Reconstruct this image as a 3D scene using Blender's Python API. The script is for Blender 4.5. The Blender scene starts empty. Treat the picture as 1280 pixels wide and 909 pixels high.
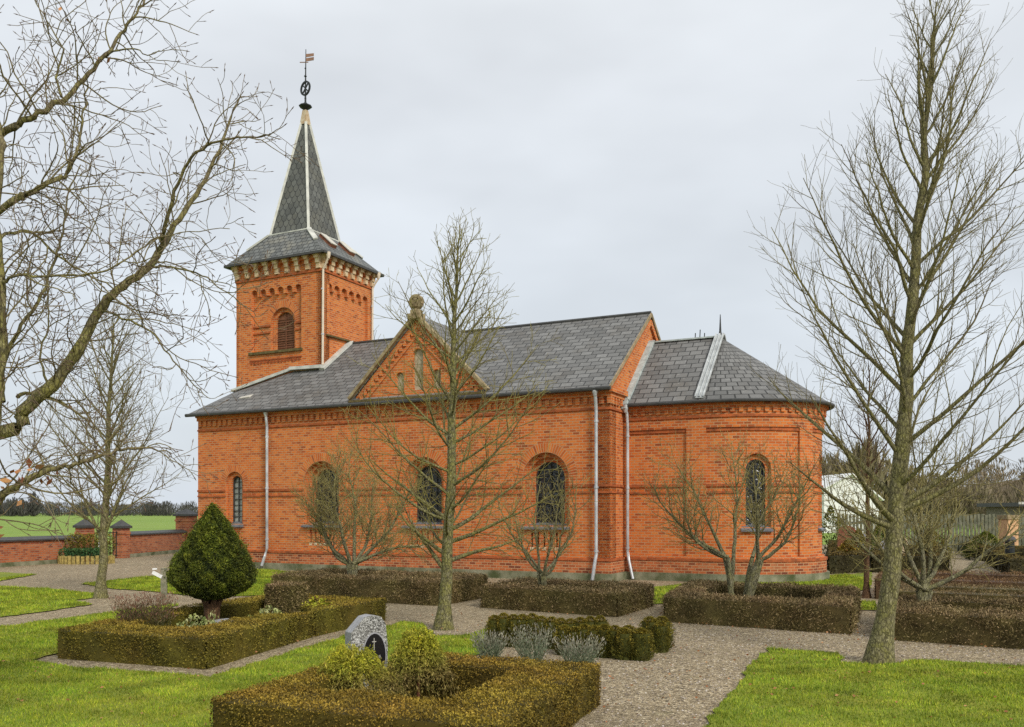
import bpy, bmesh, math, random
import numpy as np
from mathutils import Vector, Matrix
from mathutils.geometry import tessellate_polygon

R = math.radians
scene = bpy.context.scene
col = scene.collection

# ------------------------------------------------------------------ camera
cam_d = bpy.data.cameras.new("camera")
cam = bpy.data.objects.new("camera", cam_d)
col.objects.link(cam)
cam.location = (0, 0, 1.7)
cam.rotation_euler = (R(90), 0, 0)
cam_d.sensor_width = 36
cam_d.lens = 1111 / 1280 * 36
cam_d.shift_y = 185.5 / 1280
cam_d.clip_start = 0.05
cam_d.clip_end = 4000
scene.camera = cam

# ------------------------------------------------------------------ light
SUN_EL = 36
SUN_DIR = Vector((0.52, -0.80, 0)).normalized() * math.cos(R(SUN_EL)) + Vector((0, 0, math.sin(R(SUN_EL))))
world = bpy.data.worlds.new("World")
scene.world = world
world.use_nodes = True
nt = world.node_tree
bg = nt.nodes["Background"]
bg.inputs["Strength"].default_value = 0.12
sky = nt.nodes.new("ShaderNodeTexSky")
sky.sky_type = 'NISHITA'
sky.sun_disc = False
sky.sun_elevation = R(SUN_EL)
sky.sun_rotation = math.atan2(SUN_DIR.x, SUN_DIR.y)
sky.dust_density = 3.0
tc = nt.nodes.new("ShaderNodeTexCoord")
mp = nt.nodes.new("ShaderNodeMapping")
mp.inputs["Scale"].default_value = (1.0, 1.0, 2.6)
nz = nt.nodes.new("ShaderNodeTexNoise")
nz.inputs["Scale"].default_value = 1.9
nz.inputs["Detail"].default_value = 4.0
nz.inputs["Roughness"].default_value = 0.5
sep = nt.nodes.new("ShaderNodeSeparateXYZ")
rmp = nt.nodes.new("ShaderNodeValToRGB")          # cloud layer by height above the horizon
er = rmp.color_ramp
er.elements[0].position = 0.0
er.elements[0].color = (0.71, 0.772, 0.845, 1)
er.elements[1].position = 0.62
er.elements[1].color = (0.80, 0.828, 0.845, 1)
e2 = er.elements.new(0.09); e2.color = (0.625, 0.67, 0.717, 1)
e3 = er.elements.new(0.24); e3.color = (0.645, 0.685, 0.722, 1)
e4 = er.elements.new(0.42); e4.color = (0.745, 0.778, 0.81, 1)
cl = nt.nodes.new("ShaderNodeMapRange")
cl.inputs["From Min"].default_value = 0.3
cl.inputs["From Max"].default_value = 0.7
cl.inputs["To Min"].default_value = 4.45
cl.inputs["To Max"].default_value = 6.15
mul = nt.nodes.new("ShaderNodeVectorMath"); mul.operation = 'SCALE'
mix = nt.nodes.new("ShaderNodeMixRGB")
mix.inputs["Fac"].default_value = 0.92
L = nt.links.new
L(tc.outputs["Generated"], mp.inputs["Vector"])
L(mp.outputs["Vector"], nz.inputs["Vector"])
L(tc.outputs["Generated"], sep.inputs[0])
L(sep.outputs["Z"], rmp.inputs["Fac"])
L(nz.outputs["Fac"], cl.inputs["Value"])
L(rmp.outputs["Color"], mul.inputs[0])
L(cl.outputs["Result"], mul.inputs["Scale"])
L(sky.outputs["Color"], mix.inputs["Color1"])
L(mul.outputs["Vector"], mix.inputs["Color2"])
L(mix.outputs["Color"], bg.inputs["Color"])

sun_d = bpy.data.lights.new("sun", 'SUN')
sun = bpy.data.objects.new("sun", sun_d)
col.objects.link(sun)
sun_d.energy = 1.5
sun_d.angle = R(14)
sun_d.color = (1.0, 0.95, 0.87)
sun.rotation_euler = SUN_DIR.to_track_quat('Z', 'Y').to_euler()
sun.location = (5, -5, 30)

scene.view_settings.view_transform = 'Standard'
scene.view_settings.look = 'None'
scene.view_settings.gamma = 1
scene.view_settings.exposure = 0.8
scene.view_settings.use_curve_mapping = False
scene.render.engine = 'CYCLES'
scene.cycles.use_denoising = False
scene.cycles.max_bounces = 6

# ------------------------------------------------------------------ helpers
F, EYE = 1111.0, 1.7
rng = np.random.default_rng(7)
random.seed(7)


def G(px, py, z=0.0):
    """a ground point (height z) measured off the photograph"""
    Y = F * (EYE - z) / (py - 640.0)
    return ((px - 640) * Y / F, Y)


def P3(px, py, Y):
    return Vector(((px - 640) * Y / F, Y, EYE + (640 - py) * Y / F))


def tag(o, label=None, cat=None, group=None, kind=None):
    if label: o['label'] = label
    if cat: o['category'] = cat
    if group: o['group'] = group
    if kind: o['kind'] = kind
    return o


def empty(name, loc=(0, 0, 0), rz=0.0, label=None, cat=None, group=None, kind=None):
    o = bpy.data.objects.new(name, None)
    o.empty_display_size = 0.2
    col.objects.link(o)
    o.location = loc
    o.rotation_euler = (0, 0, rz)
    return tag(o, label, cat, group, kind)


def link_mesh(name, me, mat, parent=None):
    o = bpy.data.objects.new(name, me)
    if mat is not None and not me.materials:
        me.materials.append(mat)
    col.objects.link(o)
    if parent is not None:
        o.parent = parent
    return o


def auto_uv(me):
    """metre-scaled uv: u along the horizontal of each face, v up its slope"""
    n = len(me.polygons)
    if n == 0: return
    nl = len(me.loops)
    nor = np.empty(n * 3); me.polygons.foreach_get('normal', nor); nor = nor.reshape(-1, 3)
    tot = np.empty(n, dtype=np.int32); me.polygons.foreach_get('loop_total', tot)
    lv = np.empty(nl, dtype=np.int32); me.loops.foreach_get('vertex_index', lv)
    co = np.empty(len(me.vertices) * 3); me.vertices.foreach_get('co', co); co = co.reshape(-1, 3)
    flat = np.abs(nor[:, 2]) > 0.95
    u = np.stack([-nor[:, 1], nor[:, 0], np.zeros(n)], 1)
    # one horizontal sense for opposite faces
    sgn = np.where(np.abs(u[:, 0]) > np.abs(u[:, 1]), np.sign(u[:, 0]), np.sign(u[:, 1]))
    sgn[sgn == 0] = 1
    u *= sgn[:, None]
    u[flat] = (1, 0, 0)
    u /= np.maximum(np.linalg.norm(u, axis=1), 1e-9)[:, None]
    v = np.cross(nor, u)
    v *= np.where(v[:, 2] < -1e-6, -1, 1)[:, None]
    v[flat] = (0, 1, 0)
    fi = np.repeat(np.arange(n), tot)
    c = co[lv]
    uv = np.stack([(c * u[fi]).sum(1), (c * v[fi]).sum(1)], 1)
    lay = me.uv_layers.new(name='UVMap') if not me.uv_layers else me.uv_layers[0]
    lay.data.foreach_set('uv', uv.astype(np.float32).ravel())


class MB:
    def __init__(self):
        self.v, self.f = [], []

    def add(self, vs, fs):
        o = len(self.v)
        self.v += [tuple(p) for p in vs]
        self.f += [tuple(i + o for i in f) for f in fs]
        return self

    def box(self, x0, x1, y0, y1, z0, z1):
        vs = [(x0, y0, z0), (x1, y0, z0), (x1, y1, z0), (x0, y1, z0), (x0, y0, z1), (x1, y0, z1), (x1, y1, z1), (x0, y1, z1)]
        return self.add(vs, [(3, 2, 1, 0), (4, 5, 6, 7), (0, 1, 5, 4), (1, 2, 6, 5), (2, 3, 7, 6), (3, 0, 4, 7)])

    def bar(self, p, q, w, h=None, up=(0, 0, 1)):
        """a rectangular bar from p to q"""
        h = w if h is None else h
        p, q = Vector(p), Vector(q)
        d = (q - p).normalized()
        s = d.cross(Vector(up))
        if s.length < 1e-4: s = d.cross(Vector((1, 0, 0)))
        s.normalize(); t = s.cross(d).normalized()
        s *= w / 2; t *= h / 2
        vs = [p - s - t, p + s - t, p + s + t, p - s + t, q - s - t, q + s - t, q + s + t, q - s + t]
        return self.add(vs, [(3, 2, 1, 0), (4, 5, 6, 7), (0, 1, 5, 4), (1, 2, 6, 5), (2, 3, 7, 6), (3, 0, 4, 7)])

    def tube(self, path, r, k=8, cap=True):
        path = [Vector(p) for p in path]
        n = len(path)
        rs = r if isinstance(r, (list, tuple)) else [r] * n
        rings = []
        for i, p in enumerate(path):
            d = (path[min(i + 1, n - 1)] - path[max(i - 1, 0)]).normalized()
            a = d.cross(Vector((0.13, 0.21, 0.97)))
            if a.length < 0.05: a = d.cross(Vector((1, 0, 0)))
            a.normalize(); b = d.cross(a)
            rings.append([p + (a * math.cos(t) + b * math.sin(t)) * rs[i] for t in [2 * math.pi * j / k for j in range(k)]])
        vs = [q for ring in rings for q in ring]
        fs = [(i * k + j, i * k + (j + 1) % k, (i + 1) * k + (j + 1) % k, (i + 1) * k + j) for i in range(n - 1) for j in range(k)]
        if cap:
            fs += [tuple(range(k))[::-1], tuple((n - 1) * k + j for j in range(k))]
        return self.add(vs, fs)

    def lathe(self, prof, c=(0, 0, 0), k=12):
        vs = [(c[0] + r * math.cos(2 * math.pi * j / k), c[1] + r * math.sin(2 * math.pi * j / k), c[2] + z) for r, z in prof for j in range(k)]
        n = len(prof)
        fs = [(i * k + j, i * k + (j + 1) % k, (i + 1) * k + (j + 1) % k, (i + 1) * k + j) for i in range(n - 1) for j in range(k)]
        fs += [tuple(range(k))[::-1], tuple((n - 1) * k + j for j in range(k))]
        return self.add(vs, fs)

    def prism(self, poly, z0, z1):
        """poly: ccw (x, y) list"""
        n = len(poly)
        vs = [(x, y, z0) for x, y in poly] + [(x, y, z1) for x, y in poly]
        tris = tessellate_polygon([[Vector((x, y, 0)) for x, y in poly]])
        fs = [(i, (i + 1) % n, n + (i + 1) % n, n + i) for i in range(n)]
        fs += [tuple(n + i for i in t) for t in tris] + [tuple(reversed(t)) for t in tris]
        return self.add(vs, fs)

    def mesh(self, name, smooth=False):
        me = bpy.data.meshes.new(name)
        me.from_pydata(self.v, [], self.f)
        bm = bmesh.new(); bm.from_mesh(me)
        bmesh.ops.recalc_face_normals(bm, faces=bm.faces)
        bm.to_mesh(me); bm.free()
        auto_uv(me)
        if smooth:
            me.polygons.foreach_set('use_smooth', [True] * len(me.polygons))
        return me

    def build(self, name, mat, parent=None, smooth=False):
        return link_mesh(name, self.mesh(name, smooth), mat, parent)


def np_mesh(name, V, faces, uv, mat, parent=None, smooth=False):
    """faces: (M,k) int; uv: (M,k,2)"""
    me = bpy.data.meshes.new(name)
    M, k = faces.shape
    me.vertices.add(len(V)); me.vertices.foreach_set('co', np.ascontiguousarray(V, dtype=np.float32).ravel())
    me.loops.add(M * k); me.loops.foreach_set('vertex_index', np.ascontiguousarray(faces, dtype=np.int32).ravel())
    me.polygons.add(M)
    me.polygons.foreach_set('loop_start', np.arange(0, M * k, k, dtype=np.int32))
    me.polygons.foreach_set('loop_total', np.full(M, k, dtype=np.int32))
    if smooth: me.polygons.foreach_set('use_smooth', np.ones(M, dtype=bool))
    lay = me.uv_layers.new(name='UVMap')
    lay.data.foreach_set('uv', np.ascontiguousarray(uv, dtype=np.float32).ravel())
    me.update(calc_edges=True)
    return link_mesh(name, me, mat, parent)


# ------------------------------------------------------------------ materials
def new_mat(name):
    m = bpy.data.materials.new(name)
    m.use_nodes = True
    t = m.node_tree
    b = t.nodes["Principled BSDF"]
    b.inputs["Specular IOR Level"].default_value = 0.3
    return m, t, b


def N(t, typ, **kw):
    n = t.nodes.new(typ)
    for k, v in kw.items():
        if k in n.inputs: n.inputs[k].default_value = v
        else: setattr(n, k, v)
    return n


def ramp(t, stops):
    n = t.nodes.new("ShaderNodeValToRGB")
    e = n.color_ramp.elements
    while len(e) < len(stops): e.new(0.5)
    for el, (p, c) in zip(e, stops):
        el.position = p; el.color = (*c, 1)
    return n


def mixc(t, a, b, fac, mode='MIX'):
    n = t.nodes.new("ShaderNodeMixRGB"); n.blend_type = mode
    for s, x in ((n.inputs["Color1"], a), (n.inputs["Color2"], b), (n.inputs["Fac"], fac)):
        if isinstance(x, (int, float)): s.default_value = x
        elif isinstance(x, tuple): s.default_value = (*x, 1)
        else: t.links.new(x, s)
    return n.outputs["Color"]


def uvn(t):
    return N(t, "ShaderNodeUVMap", uv_map='UVMap').outputs["UV"]


def objc(t):
    return t.nodes.new("ShaderNodeTexCoord").outputs["Object"]


def noise(t, vec, scale, detail=4, rough=0.55):
    n = N(t, "ShaderNodeTexNoise", Scale=scale, Detail=detail, Roughness=rough)
    t.links.new(vec, n.inputs["Vector"])
    return n.outputs["Fac"]


def bump(t, b, h, strength, dist):
    n = N(t, "ShaderNodeBump", Strength=strength, Distance=dist)
    t.links.new(h, n.inputs["Height"]); t.links.new(n.outputs["Normal"], b.inputs["Normal"])


def brick_mat(name, c1=(0.575, 0.142, 0.025), c2=(0.44, 0.094, 0.018), mortar=(0.58, 0.38, 0.21), bw=0.175, rh=0.0667, ms=0.0085, stain=0.45):
    m, t, b = new_mat(name)
    uv = uvn(t)
    br = N(t, "ShaderNodeTexBrick", Scale=1.0)
    br.inputs["Mortar Size"].default_value = ms
    br.inputs["Mortar Smooth"].default_value = 0.25
    br.inputs["Bias"].default_value = 0.0
    br.inputs["Brick Width"].default_value = bw
    br.inputs["Row Height"].default_value = rh
    br.inputs["Color1"].default_value = (0, 0, 0, 1)
    br.inputs["Color2"].default_value = (1, 1, 1, 1)
    br.inputs["Mortar"].default_value = (0.5, 0.5, 0.5, 1)
    t.links.new(uv, br.inputs["Vector"])
    rp = ramp(t, [(0.0, (c2[0] * 0.6, c2[1] * 0.6, c2[2] * 0.8)), (0.035, (c2[0] * 0.82, c2[1] * 0.82, c2[2])), (0.14, c2), (0.5, c1), (0.88, (c1[0] * 1.08, c1[1] * 1.2, c1[2] * 1.3)), (1.0, (c1[0] * 1.08, c1[1] * 1.45, c1[2] * 1.9))])
    t.links.new(br.outputs["Color"], rp.inputs["Fac"])
    oc = objc(t)
    big = noise(t, oc, 0.55, 5)
    mid = noise(t, oc, 3.5, 5, 0.65)
    fine = noise(t, oc, 45, 2)
    c = mixc(t, rp.outputs["Color"], (c2[0] * 0.8, c2[1] * 0.8, c2[2] * 0.9), N_range(t, mid, 0.55, 0.78, 0, stain))
    c = mixc(t, c, (c1[0] * 1.0, c1[1] * 1.4, c1[2] * 2.2), N_range(t, big, 0.5, 0.75, 0, 0.35))
    sm = N(t, "ShaderNodeMapping"); sm.inputs["Scale"].default_value = (1.0, 1.0, 0.35); t.links.new(oc, sm.inputs["Vector"])
    streak = noise(t, sm.outputs["Vector"], 2.3, 6, 0.7)
    c = mixc(t, c, (0.16, 0.062, 0.032), N_range(t, streak, 0.53, 0.76, 0, 0.5 + stain * 0.35))
    mo = mixc(t, mortar, (mortar[0] * 0.55, mortar[1] * 0.45, mortar[2] * 0.4), mid)
    c = mixc(t, c, mo, br.outputs["Fac"])
    t.links.new(c, b.inputs["Base Color"])
    b.inputs["Roughness"].default_value = 0.88
    inv = N(t, "ShaderNodeMath", operation='SUBTRACT'); inv.inputs[0].default_value = 1.0
    t.links.new(br.outputs["Fac"], inv.inputs[1])
    bump(t, b, inv.outputs[0], 0.22, 0.004)
    return m


def N_range(t, val, a, b_, lo, hi):
    n = N(t, "ShaderNodeMapRange")
    n.inputs["From Min"].default_value = a; n.inputs["From Max"].default_value = b_
    n.inputs["To Min"].default_value = lo; n.inputs["To Max"].default_value = hi
    t.links.new(val, n.inputs["Value"])
    return n.outputs["Result"]


def slate_mat(name, base=(0.155, 0.153, 0.147), bw=0.32, rh=0.21, dirt=(0.10, 0.075, 0.045), amt=0.35):
    m, t, b = new_mat(name)
    uv = uvn(t)
    br = N(t, "ShaderNodeTexBrick", Scale=1.0)
    br.inputs["Mortar Size"].default_value = 0.014
    br.inputs["Mortar Smooth"].default_value = 0.1
    br.inputs["Brick Width"].default_value = bw
    br.inputs["Row Height"].default_value = rh
    br.inputs["Color1"].default_value = (0, 0, 0, 1); br.inputs["Color2"].default_value = (1, 1, 1, 1)
    t.links.new(uv, br.inputs["Vector"])
    rp = ramp(t, [(0.0, tuple(x * 0.74 for x in base)), (0.5, base), (1.0, tuple(x * 1.25 for x in base))])
    t.links.new(br.outputs["Color"], rp.inputs["Fac"])
    oc = objc(t)
    n1 = noise(t, oc, 1.3, 5, 0.6); n2 = noise(t, oc, 9, 4, 0.6)
    c = mixc(t, rp.outputs["Color"], dirt, N_range(t, n1, 0.52, 0.72, 0, amt))
    c = mixc(t, c, tuple(x * 2.2 for x in base), N_range(t, n2, 0.58, 0.75, 0, 0.5))
    c = mixc(t, c, tuple(x * 0.2 for x in base), br.outputs["Fac"])
    t.links.new(c, b.inputs["Base Color"])
    b.inputs["Roughness"].default_value = 0.62
    b.inputs["Specular IOR Level"].default_value = 0.35
    # each course tilts up to its lower edge
    sp = N(t, "ShaderNodeSeparateXYZ"); t.links.new(uv, sp.inputs[0])
    dv = N(t, "ShaderNodeMath", operation='DIVIDE'); t.links.new(sp.outputs["Y"], dv.inputs[0]); dv.inputs[1].default_value = rh
    fr = N(t, "ShaderNodeMath", operation='FRACT'); t.links.new(dv.outputs[0], fr.inputs[0])
    iv = N(t, "ShaderNodeMath", operation='SUBTRACT'); iv.inputs[0].default_value = 1.0; t.links.new(fr.outputs[0], iv.inputs[1])
    bump(t, b, iv.outputs[0], 0.6, 0.014)
    return m


def scallop_mat(name, base=(0.105, 0.108, 0.10), w=0.22, h=0.2):
    """pointed-oval spire slates: offset rows whose lower edge is curved"""
    m, t, b = new_mat(name)
    uv = uvn(t)
    def M(op, a, b_=None):
        n = N(t, "ShaderNodeMath", operation=op)
        for i, x in enumerate((a, b_)):
            if x is None: continue
            if isinstance(x, (int, float)): n.inputs[i].default_value = x
            else: t.links.new(x, n.inputs[i])
        return n.outputs[0]
    sp = N(t, "ShaderNodeSeparateXYZ"); t.links.new(uv, sp.inputs[0])
    rv = M('DIVIDE', sp.outputs["Y"], h)
    row = M('FLOOR', rv)
    off = M('MULTIPLY', M('MODULO', row, 2.0), 0.5)
    cu = M('ADD', M('DIVIDE', sp.outputs["X"], w), off)
    a = M('ABSOLUTE', M('SUBTRACT', M('FRACT', cu), 0.5))
    f = M('FRACT', rv)
    edge = M('MULTIPLY', M('POWER', M('MULTIPLY', a, 2.0), 2.0), 0.62)
    d = M('ABSOLUTE', M('SUBTRACT', f, edge))
    side = M('ABSOLUTE', M('SUBTRACT', a, 0.5))
    line = M('LESS_THAN', M('MINIMUM', d, M('ADD', M('MULTIPLY', side, 1.2), M('MULTIPLY', M('LESS_THAN', f, 0.6), 1.0))), 0.085)
    wn = N(t, "ShaderNodeTexWhiteNoise", noise_dimensions='2D')
    cb = N(t, "ShaderNodeCombineXYZ"); t.links.new(M('FLOOR', cu), cb.inputs[0]); t.links.new(row, cb.inputs[1])
    t.links.new(cb.outputs[0], wn.inputs["Vector"])
    rp = ramp(t, [(0, tuple(x * 0.75 for x in base)), (1, tuple(x * 1.3 for x in base))])
    t.links.new(wn.outputs["Value"], rp.inputs["Fac"])
    oc = objc(t)
    c = mixc(t, rp.outputs["Color"], (0.15, 0.14, 0.10), N_range(t, noise(t, oc, 1.6, 5), 0.45, 0.75, 0, 0.5))
    c = mixc(t, c, (0.028, 0.028, 0.028), line)
    t.links.new(c, b.inputs["Base Color"])
    b.inputs["Roughness"].default_value = 0.6
    return m


def plain_mat(name, c, rough=0.7, metal=0.0, var=0.25, scale=8, spec=0.3, c2=None, bmp=0.0):
    m, t, b = new_mat(name)
    oc = objc(t)
    n = noise(t, oc, scale, 5, 0.6)
    c2 = c2 or tuple(x * (1 - var) for x in c)
    rp = ramp(t, [(0.32, c2), (0.68, tuple(min(1, x * (1 + var * 0.5)) for x in c))])
    t.links.new(n, rp.inputs["Fac"])
    t.links.new(rp.outputs["Color"], b.inputs["Base Color"])
    b.inputs["Roughness"].default_value = rough
    b.inputs["Metallic"].default_value = metal
    b.inputs["Specular IOR Level"].default_value = spec
    if bmp: bump(t, b, noise(t, oc, scale * 4, 4), bmp, 0.01)
    return m


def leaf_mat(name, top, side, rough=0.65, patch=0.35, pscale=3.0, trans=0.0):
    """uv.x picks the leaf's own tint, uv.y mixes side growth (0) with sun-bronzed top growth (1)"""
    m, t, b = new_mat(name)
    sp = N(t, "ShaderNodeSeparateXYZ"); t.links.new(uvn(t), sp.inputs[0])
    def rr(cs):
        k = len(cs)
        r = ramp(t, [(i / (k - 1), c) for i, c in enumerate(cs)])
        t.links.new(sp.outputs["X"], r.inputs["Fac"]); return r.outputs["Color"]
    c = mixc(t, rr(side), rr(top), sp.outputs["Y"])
    nn = noise(t, objc(t), pscale, 4)
    hs = N(t, "ShaderNodeHueSaturation")
    t.links.new(c, hs.inputs["Color"])
    t.links.new(N_range(t, nn, 0.3, 0.7, 1 - patch, 1 + patch), hs.inputs["Value"])
    t.links.new(N_range(t, noise(t, objc(t), pscale * 0.6, 3), 0.3, 0.7, 0.488, 0.512), hs.inputs["Hue"])
    t.links.new(hs.outputs["Color"], b.inputs["Base Color"])
    b.inputs["Roughness"].default_value = rough
    b.inputs["Specular IOR Level"].default_value = 0.2
    return m


def bark_mat(name, trunk_a, trunk_b, moss, twig_a, twig_b, mossamt=0.7):
    """uv.x: 0 trunk .. 1 twig"""
    m, t, b = new_mat(name)
    sp = N(t, "ShaderNodeSeparateXYZ"); t.links.new(uvn(t), sp.inputs[0])
    oc = objc(t)
    mpn = N(t, "ShaderNodeMapping"); mpn.inputs["Scale"].default_value = (1, 1, 0.28)
    t.links.new(oc, mpn.inputs["Vector"])
    n1 = noise(t, mpn.outputs["Vector"], 46, 6, 0.65)
    n2 = noise(t, oc, 9, 5, 0.7)
    n3 = noise(t, oc, 55, 4, 0.6)
    tr = ramp(t, [(0.36, trunk_a), (0.66, trunk_b)]); t.links.new(n1, tr.inputs["Fac"])
    c0 = mixc(t, tr.outputs["Color"], moss, N_range(t, n2, 0.38, 0.62, 0, mossamt))
    mp2 = N(t, "ShaderNodeMapping"); mp2.inputs["Scale"].default_value = (1, 1, 0.4); t.links.new(oc, mp2.inputs["Vector"])
    vr = N(t, "ShaderNodeTexVoronoi", Scale=34.0); vr.feature = 'DISTANCE_TO_EDGE'; t.links.new(mp2.outputs["Vector"], vr.inputs["Vector"])
    c0 = mixc(t, c0, tuple(min(1, x * 1.9) for x in trunk_b), N_range(t, n3, 0.57, 0.68, 0, 0.7))
    c0 = mixc(t, c0, tuple(x * 0.35 for x in trunk_a), N_range(t, vr.outputs["Distance"], 0.0, 0.16, 0.8, 0))
    tw = mixc(t, twig_a, twig_b, sp.outputs["Y"])
    c = mixc(t, c0, tw, N_range(t, sp.outputs["X"], 0.25, 1.0, 0, 1))
    t.links.new(c, b.inputs["Base Color"])
    b.inputs["Roughness"].default_value = 0.9
    bump(t, b, n1, 0.9, 0.02)
    return m


def gravel_mat():
    m, t, b = new_mat("gravel")
    oc = objc(t)
    def vor(scale):
        v = N(t, "ShaderNodeTexVoronoi", Scale=scale); t.links.new(oc, v.inputs["Vector"]); return v
    v1, v2 = vor(62), vor(31)
    cols = [(0.0, (0.06, 0.045, 0.025)), (0.3, (0.235, 0.178, 0.10)), (0.6, (0.41, 0.32, 0.19)), (0.85, (0.60, 0.48, 0.30)), (1.0, (0.95, 0.82, 0.58))]
    s1 = N(t, "ShaderNodeSeparateXYZ"); t.links.new(v1.outputs["Color"], s1.inputs[0])
    s2 = N(t, "ShaderNodeSeparateXYZ"); t.links.new(v2.outputs["Color"], s2.inputs[0])
    r1 = ramp(t, cols); t.links.new(s1.outputs["X"], r1.inputs["Fac"])
    r2 = ramp(t, cols); t.links.new(s2.outputs["X"], r2.inputs["Fac"])
    c = mixc(t, r1.outputs["Color"], r2.outputs["Color"], 0.4)
    c = mixc(t, c, (0.05, 0.04, 0.032), N_range(t, v1.outputs["Distance"], 0.42, 0.75, 0, 0.7))
    c = mixc(t, c, (0.19, 0.155, 0.095), N_range(t, noise(t, oc, 0.8, 6, 0.65), 0.47, 0.68, 0, 0.5))
    c = mixc(t, c, (0.10, 0.11, 0.03), N_range(t, noise(t, oc, 1.9, 6, 0.7), 0.60, 0.75, 0, 0.55))
    t.links.new(c, b.inputs["Base Color"])
    b.inputs["Roughness"].default_value = 0.9
    iv = N(t, "ShaderNodeMath", operation='SUBTRACT'); iv.inputs[0].default_value = 1.0; t.links.new(v1.outputs["Distance"], iv.inputs[1])
    bump(t, b, iv.outputs[0], 0.8, 0.012)
    return m


def grass_ground_mat(name, a, b_, c_, scale):
    m, t, b = new_mat(name)
    oc = objc(t)
    n1 = noise(t, oc, scale, 6, 0.6); n2 = noise(t, oc, scale * 14, 5, 0.7)
    r = ramp(t, [(0.34, a), (0.5, b_), (0.66, c_)]); t.links.new(n1, r.inputs["Fac"])
    c = mixc(t, r.outputs["Color"], tuple(x * 0.55 for x in a), N_range(t, n2, 0.42, 0.7, 0, 0.6))
    c = mixc(t, c, (a[0] * 1.15, a[1] * 0.72, a[2] * 1.6), N_range(t, noise(t, oc, scale * 3.3, 5, 0.65), 0.54, 0.72, 0, 0.7))
    t.links.new(c, b.inputs["Base Color"])
    b.inputs["Roughness"].default_value = 0.9
    bump(t, b, n2, 0.5, 0.03)
    return m


M = {}
M['brick'] = brick_mat("red_brick")
M['brick_soldier'] = brick_mat("soldier_brick", bw=0.0667, rh=0.24)
M['brick_plinth'] = brick_mat("stained_plinth_brick", c1=(0.46, 0.12, 0.036), c2=(0.24, 0.06, 0.022), stain=0.95)
M['brick_wall'] = brick_mat("old_wall_brick", c1=(0.40, 0.115, 0.040), c2=(0.28, 0.070, 0.028), mortar=(0.36, 0.25, 0.17))
M['trim'] = plain_mat("moulded_brick", (0.46, 0.115, 0.032), 0.85, scale=7, c2=(0.20, 0.065, 0.026))
M['dark_trim'] = plain_mat("weathered_brick", (0.34, 0.080, 0.024), 0.9, var=0.5, scale=9)
M['found'] = plain_mat("mossy_foundation", (0.26, 0.25, 0.17), 0.9, scale=2.6, c2=(0.07, 0.085, 0.032), bmp=0.4)
M['slate'] = slate_mat("roof_slate")
M['slate_apse'] = slate_mat("apse_slate", base=(0.155, 0.153, 0.147), bw=0.22, rh=0.19, amt=0.25)
M['slate_skirt'] = slate_mat("tower_skirt_slate", base=(0.13, 0.135, 0.13), bw=0.22, rh=0.17, dirt=(0.34, 0.31, 0.23), amt=0.55)
M['spire'] = scallop_mat("spire_slate")
M['lead'] = plain_mat("lead_flashing", (0.48, 0.50, 0.50), 0.5, var=0.3, scale=5)
M['lead_pale'] = plain_mat("pale_zinc_capping", (0.54, 0.54, 0.49), 0.55, var=0.3, scale=3.5)
M['rusty_cap'] = plain_mat("rust_stained_zinc", (0.52, 0.45, 0.33), 0.6, scale=7, c2=(0.33, 0.19, 0.08))
M['copper'] = plain_mat("green_copper", (0.42, 0.47, 0.455), 0.6, var=0.3)
M['stone'] = plain_mat("lichened_stone", (0.36, 0.29, 0.17), 0.9, scale=5.5, c2=(0.17, 0.12, 0.06), bmp=0.4)
M['corbel'] = plain_mat("cream_corbel_stone", (0.64, 0.54, 0.38), 0.9, scale=6, c2=(0.44, 0.26, 0.12), bmp=0.3)
M['verge'] = plain_mat("verge_board", (0.36, 0.26, 0.16), 0.85, scale=7, c2=(0.17, 0.14, 0.07))
M['plaster'] = plain_mat("limewashed_niche", (0.46, 0.41, 0.30), 0.9, scale=5, c2=(0.24, 0.20, 0.10))
M['zinc'] = plain_mat("zinc_pipe", (0.52, 0.54, 0.56), 0.42, metal=0.4, var=0.35, scale=3)
M['cream_pipe'] = plain_mat("cream_pipe", (0.66, 0.56, 0.44), 0.5, var=0.12, scale=3)
M['gutter'] = plain_mat("dark_gutter", (0.06, 0.06, 0.058), 0.5, var=0.3)
M['iron'] = plain_mat("black_iron", (0.022, 0.026, 0.026), 0.5, var=0.3)
M['window_iron'] = plain_mat("grey_window_iron", (0.05, 0.052, 0.05), 0.5, var=0.3)
M['copper_flag'] = plain_mat("copper_flag", (0.20, 0.10, 0.055), 0.5, var=0.3)
M['sill'] = plain_mat("slate_sill", (0.16, 0.17, 0.185), 0.45, var=0.4, scale=6)
M['shutter'] = plain_mat("belfry_louvre", (0.20, 0.085, 0.045), 0.7, var=0.3, scale=12)
M['moss'] = plain_mat("moss_ledge", (0.13, 0.10, 0.04), 0.95, var=0.5, scale=10, bmp=0.5)
M['vent'] = plain_mat("vent_white", (0.55, 0.52, 0.45), 0.6, var=0.2)
M['rust'] = plain_mat("rust_red", (0.26, 0.10, 0.055), 0.8, var=0.4)
M['wood_grey'] = plain_mat("grey_wood", (0.24, 0.22, 0.16), 0.9, scale=9, c2=(0.10, 0.11, 0.06))
M['white_paint'] = plain_mat("white_paint", (0.78, 0.78, 0.76), 0.6, var=0.1)
M['soil'] = plain_mat("dark_soil", (0.035, 0.026, 0.018), 0.95, var=0.5, scale=12, bmp=0.6)
M['gravel'] = gravel_mat()
M['lawn'] = grass_ground_mat("lawn_turf", (0.15, 0.205, 0.018), (0.21, 0.25, 0.02), (0.29, 0.275, 0.03), 0.8)
M['field'] = grass_ground_mat("field_turf", (0.17, 0.27, 0.035), (0.21, 0.31, 0.04), (0.24, 0.33, 0.06), 0.06)
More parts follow.
